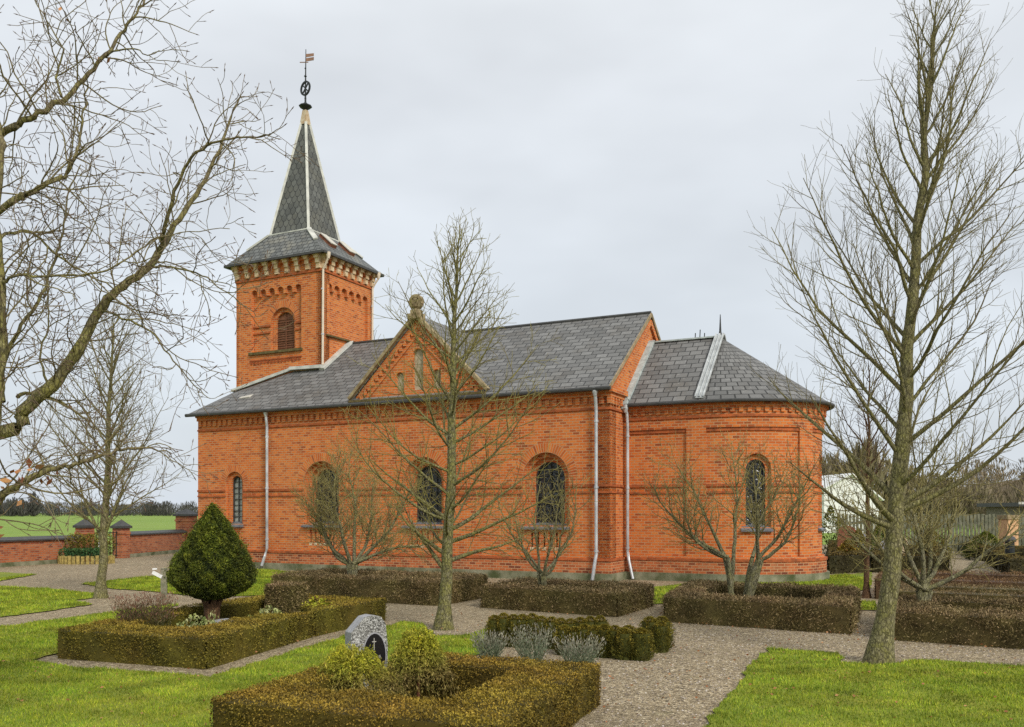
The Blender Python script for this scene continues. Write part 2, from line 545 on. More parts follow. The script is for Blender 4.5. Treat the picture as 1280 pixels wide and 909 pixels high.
M['blade'] = leaf_mat("grass_blade", [(0.12, 0.205, 0.012), (0.27, 0.36, 0.018), (0.44, 0.45, 0.036)], [(0.085, 0.15, 0.012), (0.17, 0.235, 0.016), (0.30, 0.29, 0.045)], patch=0.5, pscale=2.1)
m, t, b = new_mat("dark_leaded_glass")
b.inputs["Base Color"].default_value = (0.012, 0.014, 0.015, 1); b.inputs["Roughness"].default_value = 0.12
b.inputs["Specular IOR Level"].default_value = 0.6
bump(t, b, noise(t, objc(t), 9, 3), 0.9, 0.05)
M['glass'] = m
M['daylight_painted_glass'] = plain_mat('daylight_painted_leaded_glass', (0.34, 0.37, 0.33), 0.25, var=0.5, scale=6, spec=0.5)  # light showing through the flank window is painted into this pale base colour
m, t, b = new_mat("speckled_granite")
v = N(t, "ShaderNodeTexVoronoi", Scale=95); t.links.new(objc(t), v.inputs["Vector"])
s_ = N(t, "ShaderNodeSeparateXYZ"); t.links.new(v.outputs["Color"], s_.inputs[0])
r_ = ramp(t, [(0.0, (0.05, 0.05, 0.048)), (0.35, (0.19, 0.185, 0.165)), (0.7, (0.34, 0.335, 0.31)), (1.0, (0.60, 0.60, 0.57))]); t.links.new(s_.outputs["X"], r_.inputs["Fac"])
t.links.new(r_.outputs["Color"], b.inputs["Base Color"]); b.inputs["Roughness"].default_value = 0.8
bump(t, b, v.outputs["Distance"], 0.6, 0.01)
M['granite'] = m
M['granite_side'] = plain_mat("cut_granite", (0.33, 0.33, 0.34), 0.6, var=0.25, scale=40)
M['black_granite'] = plain_mat("polished_black_granite", (0.015, 0.014, 0.015), 0.2, var=0.1, spec=0.5)
M['silver'] = plain_mat("silver_lettering", (0.42, 0.40, 0.35), 0.5, var=0.1)

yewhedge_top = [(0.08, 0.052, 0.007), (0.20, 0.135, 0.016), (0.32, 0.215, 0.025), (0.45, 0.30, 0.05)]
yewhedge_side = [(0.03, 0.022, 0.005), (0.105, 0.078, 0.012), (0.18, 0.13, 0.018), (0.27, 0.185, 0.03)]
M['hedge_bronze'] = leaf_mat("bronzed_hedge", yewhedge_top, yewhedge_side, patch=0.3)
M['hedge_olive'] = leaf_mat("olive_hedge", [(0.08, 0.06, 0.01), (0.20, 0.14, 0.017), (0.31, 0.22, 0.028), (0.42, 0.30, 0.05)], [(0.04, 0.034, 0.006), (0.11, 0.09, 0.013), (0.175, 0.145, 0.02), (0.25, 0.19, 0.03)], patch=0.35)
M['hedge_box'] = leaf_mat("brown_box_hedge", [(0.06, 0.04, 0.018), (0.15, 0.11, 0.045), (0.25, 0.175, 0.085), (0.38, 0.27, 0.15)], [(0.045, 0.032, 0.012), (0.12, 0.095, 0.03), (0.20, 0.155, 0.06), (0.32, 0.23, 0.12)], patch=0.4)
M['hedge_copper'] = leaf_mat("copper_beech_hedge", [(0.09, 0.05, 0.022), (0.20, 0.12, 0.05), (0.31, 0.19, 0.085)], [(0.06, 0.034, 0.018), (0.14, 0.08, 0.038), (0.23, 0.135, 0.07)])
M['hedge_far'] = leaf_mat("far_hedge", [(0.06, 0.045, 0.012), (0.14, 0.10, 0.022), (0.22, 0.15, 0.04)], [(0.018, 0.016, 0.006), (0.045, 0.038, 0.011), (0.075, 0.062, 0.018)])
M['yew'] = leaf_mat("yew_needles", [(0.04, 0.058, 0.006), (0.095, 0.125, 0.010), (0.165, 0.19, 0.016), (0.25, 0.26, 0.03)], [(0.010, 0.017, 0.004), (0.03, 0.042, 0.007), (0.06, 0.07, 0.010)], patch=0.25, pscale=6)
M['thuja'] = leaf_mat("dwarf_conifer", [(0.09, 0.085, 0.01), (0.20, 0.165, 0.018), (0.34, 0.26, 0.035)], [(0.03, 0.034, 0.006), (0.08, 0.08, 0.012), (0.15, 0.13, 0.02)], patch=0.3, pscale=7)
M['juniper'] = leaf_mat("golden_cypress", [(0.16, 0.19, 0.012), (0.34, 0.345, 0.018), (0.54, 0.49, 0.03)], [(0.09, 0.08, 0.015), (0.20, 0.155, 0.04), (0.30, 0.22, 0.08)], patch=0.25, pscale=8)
M['lavender'] = leaf_mat("lavender_stems", [(0.16, 0.15, 0.11), (0.24, 0.22, 0.17), (0.36, 0.32, 0.25)], [(0.08, 0.11, 0.06), (0.15, 0.19, 0.11), (0.25, 0.27, 0.18)])
M['heather'] = leaf_mat("heather_stems", [(0.15, 0.06, 0.045), (0.22, 0.10, 0.07), (0.3, 0.17, 0.11)], [(0.05, 0.06, 0.016), (0.10, 0.095, 0.035), (0.16, 0.13, 0.06)])
M['variegated'] = leaf_mat("variegated_leaves", [(0.10, 0.15, 0.03), (0.36, 0.38, 0.13), (0.6, 0.58, 0.3)], [(0.05, 0.08, 0.02), (0.2, 0.24, 0.08), (0.4, 0.4, 0.2)])
M['green_leaf'] = leaf_mat("green_leaves", [(0.02, 0.07, 0.02), (0.04, 0.11, 0.03), (0.09, 0.17, 0.05)], [(0.015, 0.05, 0.02), (0.03, 0.085, 0.03), (0.06, 0.12, 0.04)])
M['brown_leaf'] = leaf_mat("withered_leaves", [(0.16, 0.06, 0.025), (0.30, 0.13, 0.05), (0.42, 0.22, 0.10)], [(0.16, 0.06, 0.025), (0.30, 0.13, 0.05), (0.42, 0.22, 0.10)])
M['wood_far'] = leaf_mat("bare_wood", [(0.13, 0.10, 0.07), (0.20, 0.16, 0.10), (0.27, 0.22, 0.14)], [(0.09, 0.078, 0.045), (0.145, 0.12, 0.065), (0.20, 0.165, 0.085)], pscale=0.06)
M['bark_green'] = bark_mat("mossy_bark", (0.085, 0.072, 0.036), (0.30, 0.27, 0.15), (0.19, 0.18, 0.04), (0.12, 0.085, 0.06), (0.26, 0.22, 0.075))
M['bark_mid'] = bark_mat("yellow_mossy_bark", (0.065, 0.055, 0.028), (0.27, 0.25, 0.14), (0.23, 0.22, 0.04), (0.17, 0.125, 0.06), (0.38, 0.34, 0.08))
M['bark_old'] = bark_mat("dark_mossy_bark", (0.07, 0.056, 0.03), (0.27, 0.24, 0.13), (0.27, 0.25, 0.055), (0.15, 0.10, 0.07), (0.26, 0.205, 0.12))
M['bark_bush'] = bark_mat("lichened_bark", (0.09, 0.08, 0.05), (0.30, 0.28, 0.18), (0.24, 0.23, 0.065), (0.21, 0.16, 0.06), (0.42, 0.36, 0.10), 0.6)
M['bark_red'] = bark_mat("reddish_bark", (0.07, 0.035, 0.018), (0.17, 0.09, 0.045), (0.12, 0.08, 0.03), (0.07, 0.05, 0.035), (0.10, 0.075, 0.045), 0.4)

# ------------------------------------------------------------------ ground, paths, lawns
def sheet(name, poly, z, mat, kind='structure', sub=None):
    mb = MB()
    tris = tessellate_polygon([[Vector((x, y, 0)) for x, y in poly]])
    mb.add([(x, y, z) for x, y in poly], tris)
    o = mb.build(name, mat)
    for p in o.data.polygons:
        if p.normal.z < 0: p.flip()
    return tag(o, kind=kind)


sheet("ground", [(-1500, -300), (1500, -300), (1500, 2500), (-1500, 2500)], 0.0, M['field'])
sheet("gravel_path", [(-20.5, 18), (-20, 1), (30, 1), (32, 46), (8, 46), (-9, 44), (-13.6, 39), (-14.45, 32.6), (-14.75, 30.4)], 0.006, M['gravel'])

lawns = {
    'a': [(-350, 800), (0, 785), (165, 763), (225, 756), (150, 792), (44, 827), (70, 834), (262, 848), (400, 806), (480, 785), (505, 778), (527, 782), (545, 796), (577, 797), (612, 787), (606, 815), (560, 850), (500, 1000), (-500, 1000)],
    'b': [(-380, 735), (0, 734), (62, 737), (118, 743), (122, 748), (88, 752), (118, 756), (60, 765), (0, 773), (-350, 786)],
    'c': [(-300, 715), (0, 716), (46, 719), (0, 727), (-300, 738)],
    'd': [(102, 731), (150, 725), (200, 720), (245, 711), (335, 713), (420, 722), (350, 745), (250, 747), (200, 741), (140, 737)],
    'e': [(962, 813), (1050, 818), (1053, 830), (1100, 834), (1150, 826), (1280, 835), (1520, 850), (1520, 1010), (840, 1010), (880, 909), (935, 838)],
    'f': [(813, 757), (818, 735), (900, 727), (1030, 721), (1090, 716), (1088, 737), (1060, 742), (940, 742), (860, 736), (838, 755)],
    'g': [(1072, 753), (1096, 753), (1096, 764), (1075, 764)],
}


def jag(poly, step=0.14, amp=0.045):
    out = []
    for (x0, y0), (x1, y1) in zip(poly, poly[1:] + poly[:1]):
        d = math.hypot(x1 - x0, y1 - y0); n = max(1, min(110, int(d / step)))
        for i in range(n):
            f = i / n
            out.append((x0 + (x1 - x0) * f + random.uniform(-amp, amp), y0 + (y1 - y0) * f + random.uniform(-amp, amp)))
    return out


LAWN = {}
for k_, pl in lawns.items():
    LAWN[k_] = jag([G(*p) for p in pl])
    sheet("lawn", LAWN[k_], 0.022, M['lawn'])


def in_poly(X, Y, poly):
    px = np.array([p[0] for p in poly]); py = np.array([p[1] for p in poly])
    inside = np.zeros(len(X), dtype=bool)
    j = len(px) - 1
    for i in range(len(px)):
        c = (py[i] > Y) != (py[j] > Y)
        xi = (px[j] - px[i]) * (Y - py[i]) / (py[j] - py[i] + 1e-12) + px[i]
        inside ^= c & (X < xi)
        j = i
    return inside


def grass_blades():
    VS = []; UV = []
    for k_, poly in LAWN.items():
        xs = [p[0] for p in poly]; ys = [p[1] for p in poly]
        x0, x1, y0, y1 = max(min(xs), -13), min(max(xs), 9), max(min(ys), 5.6), max(ys)
        near = y0 < 9.5
        dens = 4200 if near else 1300
        n = int((x1 - x0) * (y1 - y0) * dens)
        X = rng.uniform(x0, x1, n); Y = rng.uniform(y0, y1, n)
        keep = in_poly(X, Y, poly) & (np.abs(X) < Y * 0.62 + 0.3) & (rng.random(n) < np.clip((8.5 / Y) ** 1.6, 0.12, 1) if near else np.ones(n, bool))
        X, Y = X[keep], Y[keep]; n = len(X)
        sc = np.clip(Y / 8.0, 0.8, 2.2)
        cl_ = 0.7 + 0.6 * (np.sin(X * 5.1 + np.sin(Y * 3.7) * 2) * np.sin(Y * 6.3 + X * 1.7) * 0.5 + 0.5)
        h = rng.uniform(0.010, 0.032, n) * np.sqrt(sc) * cl_
        w = rng.uniform(0.0025, 0.005, n) * sc
        a = rng.uniform(0, 2 * np.pi, n); lean = rng.uniform(0.1, 0.9, n) * h; la = rng.uniform(0, 2 * np.pi, n)
        p0 = np.stack([X - np.cos(a) * w, Y - np.sin(a) * w, np.full(n, 0.02)], 1)
        p1 = np.stack([X + np.cos(a) * w, Y + np.sin(a) * w, np.full(n, 0.02)], 1)
        p2 = np.stack([X + np.cos(la) * lean, Y + np.sin(la) * lean, 0.022 + h], 1)
        VS.append(np.stack([p0, p1, p2], 1))
        u = np.repeat(rng.random(n)[:, None], 3, 1); v = np.repeat(rng.random(n)[:, None], 3, 1)
        UV.append(np.stack([u, v], 2))
    V = np.concatenate(VS); uv = np.concatenate(UV); n = len(V)
    o = np_mesh("grass", V.reshape(-1, 3), np.arange(n * 3).reshape(n, 3), uv, M['blade'])
    tag(o, "short yellow green lawn grass growing beside the gravel paths", "grass", kind='stuff')


grass_blades()


def pebbles():
    n = 9000
    X = rng.uniform(-1.5, 6.6, n); Y = rng.uniform(6.0, 13.5, n)
    keep = np.abs(X) < Y * 0.62
    for k_ in 'aefg': keep &= ~in_poly(X, Y, LAWN[k_])
    X, Y = X[keep], Y[keep]; n = len(X)
    s = rng.uniform(0.005, 0.013, n)
    oct_ = np.array([(1, 0, 0), (0, 1, 0), (-1, 0, 0), (0, -1, 0), (0, 0, 0.75)])
    a = rng.uniform(0, 6.28, n)
    ca, sa = np.cos(a), np.sin(a)
    el = rng.uniform(0.6, 1.5, n)
    V = np.empty((n, 5, 3))
    for i, (x, y, z) in enumerate(oct_):
        V[:, i, 0] = X + s * (x * el * ca - y * sa); V[:, i, 1] = Y + s * (x * el * sa + y * ca); V[:, i, 2] = 0.008 + s * z
    f = np.array([(0, 1, 4), (1, 2, 4), (2, 3, 4), (3, 0, 4)])
    Fs = (np.arange(n)[:, None, None] * 5 + f[None]).reshape(-1, 3)
    u = np.repeat(np.repeat(rng.random(n)[:, None], 12, 1).reshape(-1, 3)[:, :, None], 2, 2)
    m = leaf_mat("pebble", [(0.10, 0.08, 0.06), (0.26, 0.21, 0.17), (0.40, 0.33, 0.27), (0.62, 0.56, 0.48)], [(0.10, 0.08, 0.06), (0.26, 0.21, 0.17), (0.40, 0.33, 0.27), (0.62, 0.56, 0.48)], patch=0.1)
    o = np_mesh("gravel_stones", V.reshape(-1, 3), Fs, u, m, smooth=True)
    tag(o, "loose beige and grey gravel stones lying on the path", "gravel", kind='stuff')


pebbles()


# ------------------------------------------------------------------ the church
TH = R(26.4)
CO = ((762 - 640) * 21.5 / F, 21.5)
church = empty("church", (CO[0], CO[1], 0), -TH,
               "red brick church with slate roofs, a square spired tower and a rounded apse", "church")


def to_world(x, y, z=0):
    c, s = math.cos(TH), math.sin(TH)
    return Vector((CO[0] + x * c + y * s, CO[1] - x * s + y * c, z))


def arch(cx, hw, z0, ztop, n=14):
    zs = ztop - hw
    pts = [(cx - hw, z0), (cx + hw, z0)]
    pts += [(cx + hw * math.cos(math.pi * i / n), zs + hw * math.sin(math.pi * i / n)) for i in range(n + 1)]
    return pts


def rect(u0, u1, z0, z1):
    return [(u0, z0), (u1, z0), (u1, z1), (u0, z1)]


def layer(mb, outline, holes, d0, d1, back=False):
    """a wall skin in (u, d, z): front at d0, reveals running to d1"""
    loops = [outline] + holes
    flat = [p for l in loops for p in l]
    tris = tessellate_polygon([[Vector((u, z, 0)) for u, z in l] for l in loops])
    n = len(flat)
    vs = [(u, d0, z) for u, z in flat] + [(u, d1, z) for u, z in flat]
    fs = [tuple(t) for t in tris]
    if back: fs += [tuple(n + i for i in reversed(t)) for t in tris]
    o = 0
    for l in loops:
        k = len(l)
        fs += [(o + i, o + (i + 1) % k, n + o + (i + 1) % k, n + o + i) for i in range(k)]
        o += k
    mb.add(vs, fs)


def mapped(mb, name, mat, fn, parent=church, cuts=None, smooth=False):
    bm = bmesh.new()
    me = bpy.data.meshes.new(name)
    me.from_pydata(mb.v, [], mb.f)
    bm.from_mesh(me)
    if cuts is not None:
        for c in cuts:
            bmesh.ops.bisect_plane(bm, geom=bm.verts[:] + bm.edges[:] + bm.faces[:], plane_co=(c, 0, 0), plane_no=(1, 0, 0), dist=1e-5)
    bm.normal_update()
    lay = bm.loops.layers.uv.new('UVMap')
    for f in bm.faces:
        n = f.normal
        ax = max(range(3), key=lambda i: abs(n[i]))
        for l in f.loops:
            u, d, z = l.vert.co
            l[lay].uv = (d, z) if ax == 0 else ((u, z) if ax == 1 else (u, d))
    for v in bm.verts: v.co = Vector(fn(*v.co))
    bmesh.ops.remove_doubles(bm, verts=bm.verts, dist=1e-5)
    bmesh.ops.recalc_face_normals(bm, faces=bm.faces)
    bm.to_mesh(me); bm.free()
    return link_mesh(name, me, mat, parent)


def south(y0=0.0):
    return lambda u, d, z: (u, y0 + d, z)


def slab(mb, poly, t=0.05):
    a, b, c = Vector(poly[0]), Vector(poly[1]), Vector(poly[2])
    n = (b - a).cross(c - a).normalized()
    if n.z < 0: n = -n
    top = [Vector(p) for p in poly]; bot = [p - n * t for p in top]
    k = len(top)
    mb.add(top + bot, [tuple(range(k)), tuple(range(2 * k - 1, k - 1, -1))] + [(i, k + i, k + (i + 1) % k, (i + 1) % k) for i in range(k)])


XW, XF = -13.55, -10.77            # west wall, west end of the nave proper
AX, WN = 3.1, 6.2                  # axis, nave width
XT, TY0, TY1 = -10.08, 1.736, 4.402  # tower east face, south and north faces
EZ = 4.75

# --- nave south wall
wins = [(-8.72, 2.93), (-5.29, 2.95), (-1.70, 2.97)]
GC = -5.48                          # gable centre
A, B, Cc = MB(), MB(), MB()
outl = [(XF, 0.2), (0, 0.2), (0, EZ), (GC + 2.02, EZ), (GC + 2.02, 4.9), (GC, 6.93), (GC - 2.02, 4.9), (GC - 2.02, EZ), (XF, EZ)]
holesA = [arch(u, 0.63, 1.36, zt + 0.22) for u, zt in wins]
for u, zt in wins:
    for i in range(5):
        holesA.append(rect(u - 0.40 + 0.17 * i, u - 0.345 + 0.17 * i, 0.80, 1.20))
niches = [(GC + 0.02, 0.165, 4.98, 6.10), (GC - 0.56, 0.135, 4.98, 5.50), (GC + 0.6, 0.135, 4.98, 5.50)]
holesA += [arch(*n) for n in niches]
layer(A, outl, holesA, 0, 0.15)
low = rect(XF, 0, 0.2, EZ)
layer(B, low, [arch(u, 0.52, 1.36, zt + 0.11) for u, zt in wins], 0.15, 0.27)
layer(Cc, low, [arch(u, 0.41, 1.36, zt) for u, zt in wins], 0.27, 0.45)
wall = MB(); wall.v, wall.f = [], []
for x in (A, B, Cc): wall.add(x.v, x.f)
# west flank, a hand's breadth behind the nave face
fl = MB()
wwin = (-12.06, 2.79)
layer(fl, rect(XW, XF, 0.2, EZ), [arch(wwin[0], 0.35, 1.34, wwin[1] + 0.13)], 0.07, 0.17)
layer(fl, rect(XW, XF, 0.2, EZ), [arch(wwin[0], 0.215, 1.34, wwin[1])], 0.17, 0.36)
wall.add(fl.v, fl.f)
wall.box(XF, 0, WN - 0.35, WN, 0.2, EZ)
wall.box(XW, XF, WN - 0.4, WN - 0.07, 0.2, EZ)
wall.add([(XW, 0.07, 0.2), (XW, WN - 0.07, 0.2), (XW, WN - 0.07, EZ - 0.06), (XW, TY1, 5.52), (XW, TY0, 5.52), (XW, 0.07, EZ - 0.06)], [(0, 1, 2, 3, 4, 5)])
# east gable
wall.add([(0, 0, 0.2), (0, WN, 0.2), (0, WN, EZ), (0, AX, EZ + 2.32), (0, 0, EZ),
          (-0.3, 0, 0.2), (-0.3, WN, 0.2), (-0.3, WN, EZ), (-0.3, AX, EZ + 2.32), (-0.3, 0, EZ)],
         [(0, 1, 2, 3, 4), (9, 8, 7, 6, 5), (0, 4, 9, 5), (4, 3, 8, 9), (3, 2, 7, 8), (2, 1, 6, 7)])
mapped(wall, "nave_wall", M['brick'], south())

np_ = MB()
for cx, hw, z0, z1 in niches:
    np_.box(cx - hw - 0.03, cx + hw + 0.03, 0.10, 0.118, z0 - 0.02, z1 + 0.02)
for i, (cx, hw, z0, z1) in enumerate(niches):
    q = MB(); q.box(cx - hw - 0.03, cx + hw + 0.03, 0.095, 0.115, z0 - 0.02, z1 + 0.02)
    q.build("blind_niche", M['plaster'], church)

# --- mouldings of the nave
st = MB(); dk = MB()
def nave_runs(skip):
    """south-face stretches between the windows"""
    e = [XF] + [x for u, _ in wins for x in (u - skip, u + skip)] + [0.0]
    return [(e[i], e[i + 1]) for i in range(0, len(e), 2)]
for a_, b_ in nave_runs(0.645):
    st.box(a_, b_, -0.035, 0.05, 2.315, 2.375)
    st.box(a_, b_, -0.03, 0.05, 2.155, 2.205)
for a_, b_ in ((XW, wwin[0] - 0.36), (wwin[0] + 0.36, XF)):
    st.box(a_, b_, 0.035, 0.12, 2.315, 2.375); st.box(a_, b_, 0.04, 0.12, 2.155, 2.205)
st.box(-0.02, 0.035, -0.032, 1.03, 2.317, 2.373); st.box(-0.02, 0.03, -0.028, 1.03, 2.157, 2.203)
st.box(XF, 0.07, -0.07, 0.05, 0.505, 0.565); st.box(XW, XF, 0.0, 0.12, 0.507, 0.563)
st.box(-0.02, 0.068, 0.05, 1.03, 0.507, 0.563)
st.box(XF, 0.035, -0.035, 0.05, 4.185, 4.24); st.box(XW, XF, 0.035, 0.12, 4.187, 4.238); st.box(-0.02, 0.033, 0.05, 1.03, 4.187, 4.238)
st.build("string_course", M['trim'], church)
pl = MB()
pl.box(XF, 0.045, -0.045, 0.06, 0.202, 0.505); pl.box(XW, XF, 0.025, 0.12, 0.203, 0.505); pl.box(-0.02, 0.043, 0.06, 1.03, 0.203, 0.505)
pl.build("plinth", M['brick_plinth'], church)
co = MB()
co.box(XF, 0.06, -0.06, 0.06, 4.50, 4.60); co.box(XF, 0.12, -0.12, 0.06, 4.60, 4.735)
co.box(XW, XF, 0.01, 0.12, 4.502, 4.598); co.box(XW, XF, -0.05, 0.12, 4.598, 4.733)
co.box(-0.02, 0.058, 0.06, 1.02, 4.502, 4.598); co.box(-0.02, 0.118, 0.06, 1.02, 4.598, 4.733)
x = XF + 0.06
while x < 0:
    co.box(x, x + 0.11, -0.05, 0.04, 4.33, 4.498); x += 0.205
x = XW + 0.06
while x < XF - 0.1:
    co.box(x, x + 0.11, 0.02, 0.1, 4.33, 4.498); x += 0.205
y = 0.1
while y < 0.95:
    co.box(-0.02, 0.05, y, y + 0.11, 4.33, 4.498); y += 0.205
co.build("cornice", M['brick'], church)
fo = MB()
fo.box(XF, 0.11, -0.11, 0.1, 0, 0.20); fo.box(XW, XF, -0.04, 0.2, 0, 0.199); fo.box(-0.02, 0.108, 0.1, 1.0, 0, 0.198)
fo.box(XF, 0.1, WN - 0.1, WN + 0.1, 0, 0.2); fo.box(XW - 0.05, XW + 0.1, 0.1, WN - 0.1, 0, 0.198)
fo.build("foundation", M['found'], church)


# --- windows
def window(u, hw, z0, zt, dpane, fn, sill_hw=None, sill_d=-0.10, cuts=None, nv=3, nh=8, parent=church, glass='glass'):
    fr = MB()
    n = 14
    zs = zt - hw
    path = [(u - hw + 0.02, z0)] + [(u + (hw - 0.02) * math.cos(math.pi - math.pi * i / n), zs + (hw - 0.02) * math.sin(math.pi * i / n)) for i in range(n + 1)] + [(u + hw - 0.02, z0)]
    for (a, b), (c, d) in zip(path[:-1], path[1:]):
        fr.bar((a, dpane - 0.03, b), (c, dpane - 0.03, d), 0.035, 0.04)
    for i in range(1, nv + 1):
        x = u - hw + 2 * hw * i / (nv + 1)
        zz = zs + math.sqrt(max(0, hw * hw - (x - u) ** 2))
        wd = 0.03 if i == (nv + 1) / 2 else 0.012
        fr.bar((x, dpane - 0.025, z0), (x, dpane - 0.025, zz), wd, 0.02)
    for i in range(1, nh + 1):
        z = z0 + (zt - z0) * i / (nh + 1)
        h2 = hw if z < zs else math.sqrt(max(0, hw * hw - (z - zs) ** 2))
        fr.bar((u - h2, dpane - 0.022, z), (u + h2, dpane - 0.022, z), 0.014 if i % 2 else 0.024, 0.018)
    w = mapped(fr, "window", M['window_iron'], fn, parent, cuts)
    g = MB(); layer(g, arch(u, hw + 0.02, z0 - 0.02, zt + 0.02), [], dpane, dpane + 0.02)
    mapped(g, "pane", M[glass], fn, w, cuts)
    if sill_hw:
        s = MB()
        a, b = u - sill_hw, u + sill_hw
        s.add([(a, sill_d, z0 - 0.10), (b, sill_d, z0 - 0.10), (b, dpane, z0 + 0.03), (a, dpane, z0 + 0.03),
               (a, sill_d, z0 - 0.14), (b, sill_d, z0 - 0.14), (b, dpane, z0 - 0.14), (a, dpane, z0 - 0.14)],
              [(0, 1, 2, 3), (7, 6, 5, 4), (0, 4, 5, 1), (1, 5, 6, 2), (2, 6, 7, 3), (3, 7, 4, 0)])
        mapped(s, "sill", M['sill'], fn, w, cuts)
    return w


def soldier_ring(u, r0, r1, zs, d, name="brick_arch", n=28):
    vs, fs, uv = [], [], []
    for i in range(n + 1):
        a = math.pi * i / n
        vs += [(u + r0 * math.cos(a), d, zs + r0 * math.sin(a)), (u + r1 * math.cos(a), d, zs + r1 * math.sin(a))]
    for i in range(n):
        fs.append((2 * i, 2 * i + 1, 2 * i + 3, 2 * i + 2))
        s0, s1 = [(r0 + r1) / 2 * math.pi * k / n for k in (i, i + 1)]
        uv.append([(s0, 0.0), (s0, 0.239), (s1, 0.239), (s1, 0.0)])
    return np_mesh(name, np.array(vs), np.array(fs), np.array(uv), M['brick_soldier'], church)


for u, zt in wins:
    window(u, 0.41, 1.40, zt, 0.38, south(), 0.66)
    soldier_ring(u, 0.632, 0.87, zt + 0.22 - 0.63, -0.004)
    pb = MB()
    for i in range(5): pb.box(u - 0.425 + 0.17 * i, u - 0.32 + 0.17 * i, -0.006, 0.1, 0.745, 0.815)
    pb.build("apron_blocks", M['corbel'], church)
window(wwin[0], 0.215, 1.38, wwin[1], 0.29, south(), 0.36, -0.03, nv=1, nh=7, glass='daylight_painted_glass')
soldier_ring(wwin[0], 0.352, 0.55, wwin[1] + 0.13 - 0.35, 0.066)

# --- chancel and apse: one strip bent round an ellipse
YC, XA = 1.05, 1.95
EA, EB = 2.60, AX - 1.05
tt = np.linspace(-math.pi / 2, math.pi / 2, 721)
ex, ey = EA * np.cos(tt), EB * np.sin(tt)
arc = np.concatenate([[0], np.cumsum(np.hypot(np.diff(ex), np.diff(ey)))])
LA = float(arc[-1]); U1 = XA; U2 = XA + LA; U3 = U2 + XA


def strip(u, d, z):
    if u <= U1: return (u, YC + d, z)
    if u >= U2: return (XA - (u - U2), WN - YC - d, z)
    t = float(np.interp(u - U1, arc, tt))
    x, y = EA * math.cos(t), EB * math.sin(t)
    n = Vector((math.cos(t) / EA, math.sin(t) / EB)).normalized()
    return (XA + x - n.x * d, AX + y - n.y * d, z)


def U_at(deg):
    return U1 + float(np.interp(R(deg), tt, arc))


cuts = list(np.arange(U1, U2 + 0.01, 0.14))
CZ = 4.40
panels = [(0.14, 1.60), (U_at(-87), U_at(-33)), (U_at(-21), U_at(21)), (U_at(33), U_at(87)), (U2 + 0.3, U3 - 0.14)]
awin = [U_at(-60), U_at(0), U_at(60)]
ap = MB(); tmp = MB()
layer(ap, rect(0, U3, 0.2, CZ), [rect(a, b, 0.62, 3.74) for a, b in panels], 0, 0.06)
layer(ap, rect(0, U3, 0.2, CZ), [arch(u, 0.36, 1.33, 3.10) for u in awin], 0.06, 0.16)
layer(ap, rect(0, U3, 0.2, CZ), [arch(u, 0.25, 1.33, 2.97) for u in awin], 0.16, 0.32)
mapped(ap, "chancel_wall", M['brick'], strip, church, cuts)
st = MB()
for i, (a, b) in enumerate(panels):
    spans = [(a, b)]
    for w_ in awin:
        if a < w_ < b: spans = [(a, w_ - 0.37), (w_ + 0.37, b)]
    for s0, s1 in spans:
        st.box(s0 + 0.003, s1 - 0.003, 0.022, 0.1, 2.315, 2.375)
        st.box(s0 + 0.003, s1 - 0.003, 0.027, 0.1, 2.155, 2.205)
    st.box(a + 0.003, b - 0.003, 0.03, 0.1, 3.655, 3.737)
st.box(0, U3, -0.07, 0.02, 0.505, 0.565)
st.box(0, U3, -0.03, 0.02, 3.985, 4.04)
mapped(st, "string_course", M['trim'], strip, church, cuts)
pl = MB(); pl.box(0, U3, -0.05, 0.02, 0.202, 0.505); mapped(pl, "plinth", M['brick_plinth'], strip, church, cuts)
fo = MB(); fo.box(0.0, U3, -0.12, 0.05, 0, 0.2); mapped(fo, "foundation", M['found'], strip, church, cuts)
co = MB()
co.box(0, U3, -0.05, 0.02, 4.215, 4.29); co.box(0, U3, -0.10, 0.02, 4.29, 4.385)
u = 0.06
while u < U3 - 0.12:
    co.box(u, u + 0.10, -0.045, 0.02, 4.10, 4.213); co.box(u + 0.1, u + 0.2, -0.02, 0.02, 4.16, 4.213); u += 0.2
mapped(co, "cornice", M['brick'], strip, church, cuts)
for u in awin:
    window(u, 0.25, 1.37, 2.97, 0.25, strip, 0.38, -0.03, cuts=list(np.arange(u - 0.4, u + 0.4, 0.1)), nv=1, nh=7)

# --- roofs
EY, EZR, SL = -0.20, 4.72, 0.7303
def rz(y): return EZR + SL * (y - EY)
roof = MB()
P2 = (-11.155, TY0, rz(TY0))
for mir in (False, True):
    f = (lambda p: (p[0], WN - p[1], p[2])) if mir else (lambda p: p)
    slab(roof, [f(p) for p in [(XF, EY, EZR), (0.06, EY, EZR), (0.06, AX, rz(AX)), (XT + 0.0, AX, rz(AX)), (XT, TY0, rz(TY0)), P2]])
    Aw = (XW - 0.2, EY + 0.02, EZR - 0.01); P1 = (XW - 0.2, TY0, 5.60); Ew = (XF - 0.001, EY + 0.02, EZR - 0.01)
    slab(roof, [f(p) for p in (Aw, Ew, P2)])
    slab(roof, [f(p) for p in (Aw, P2, P1)])
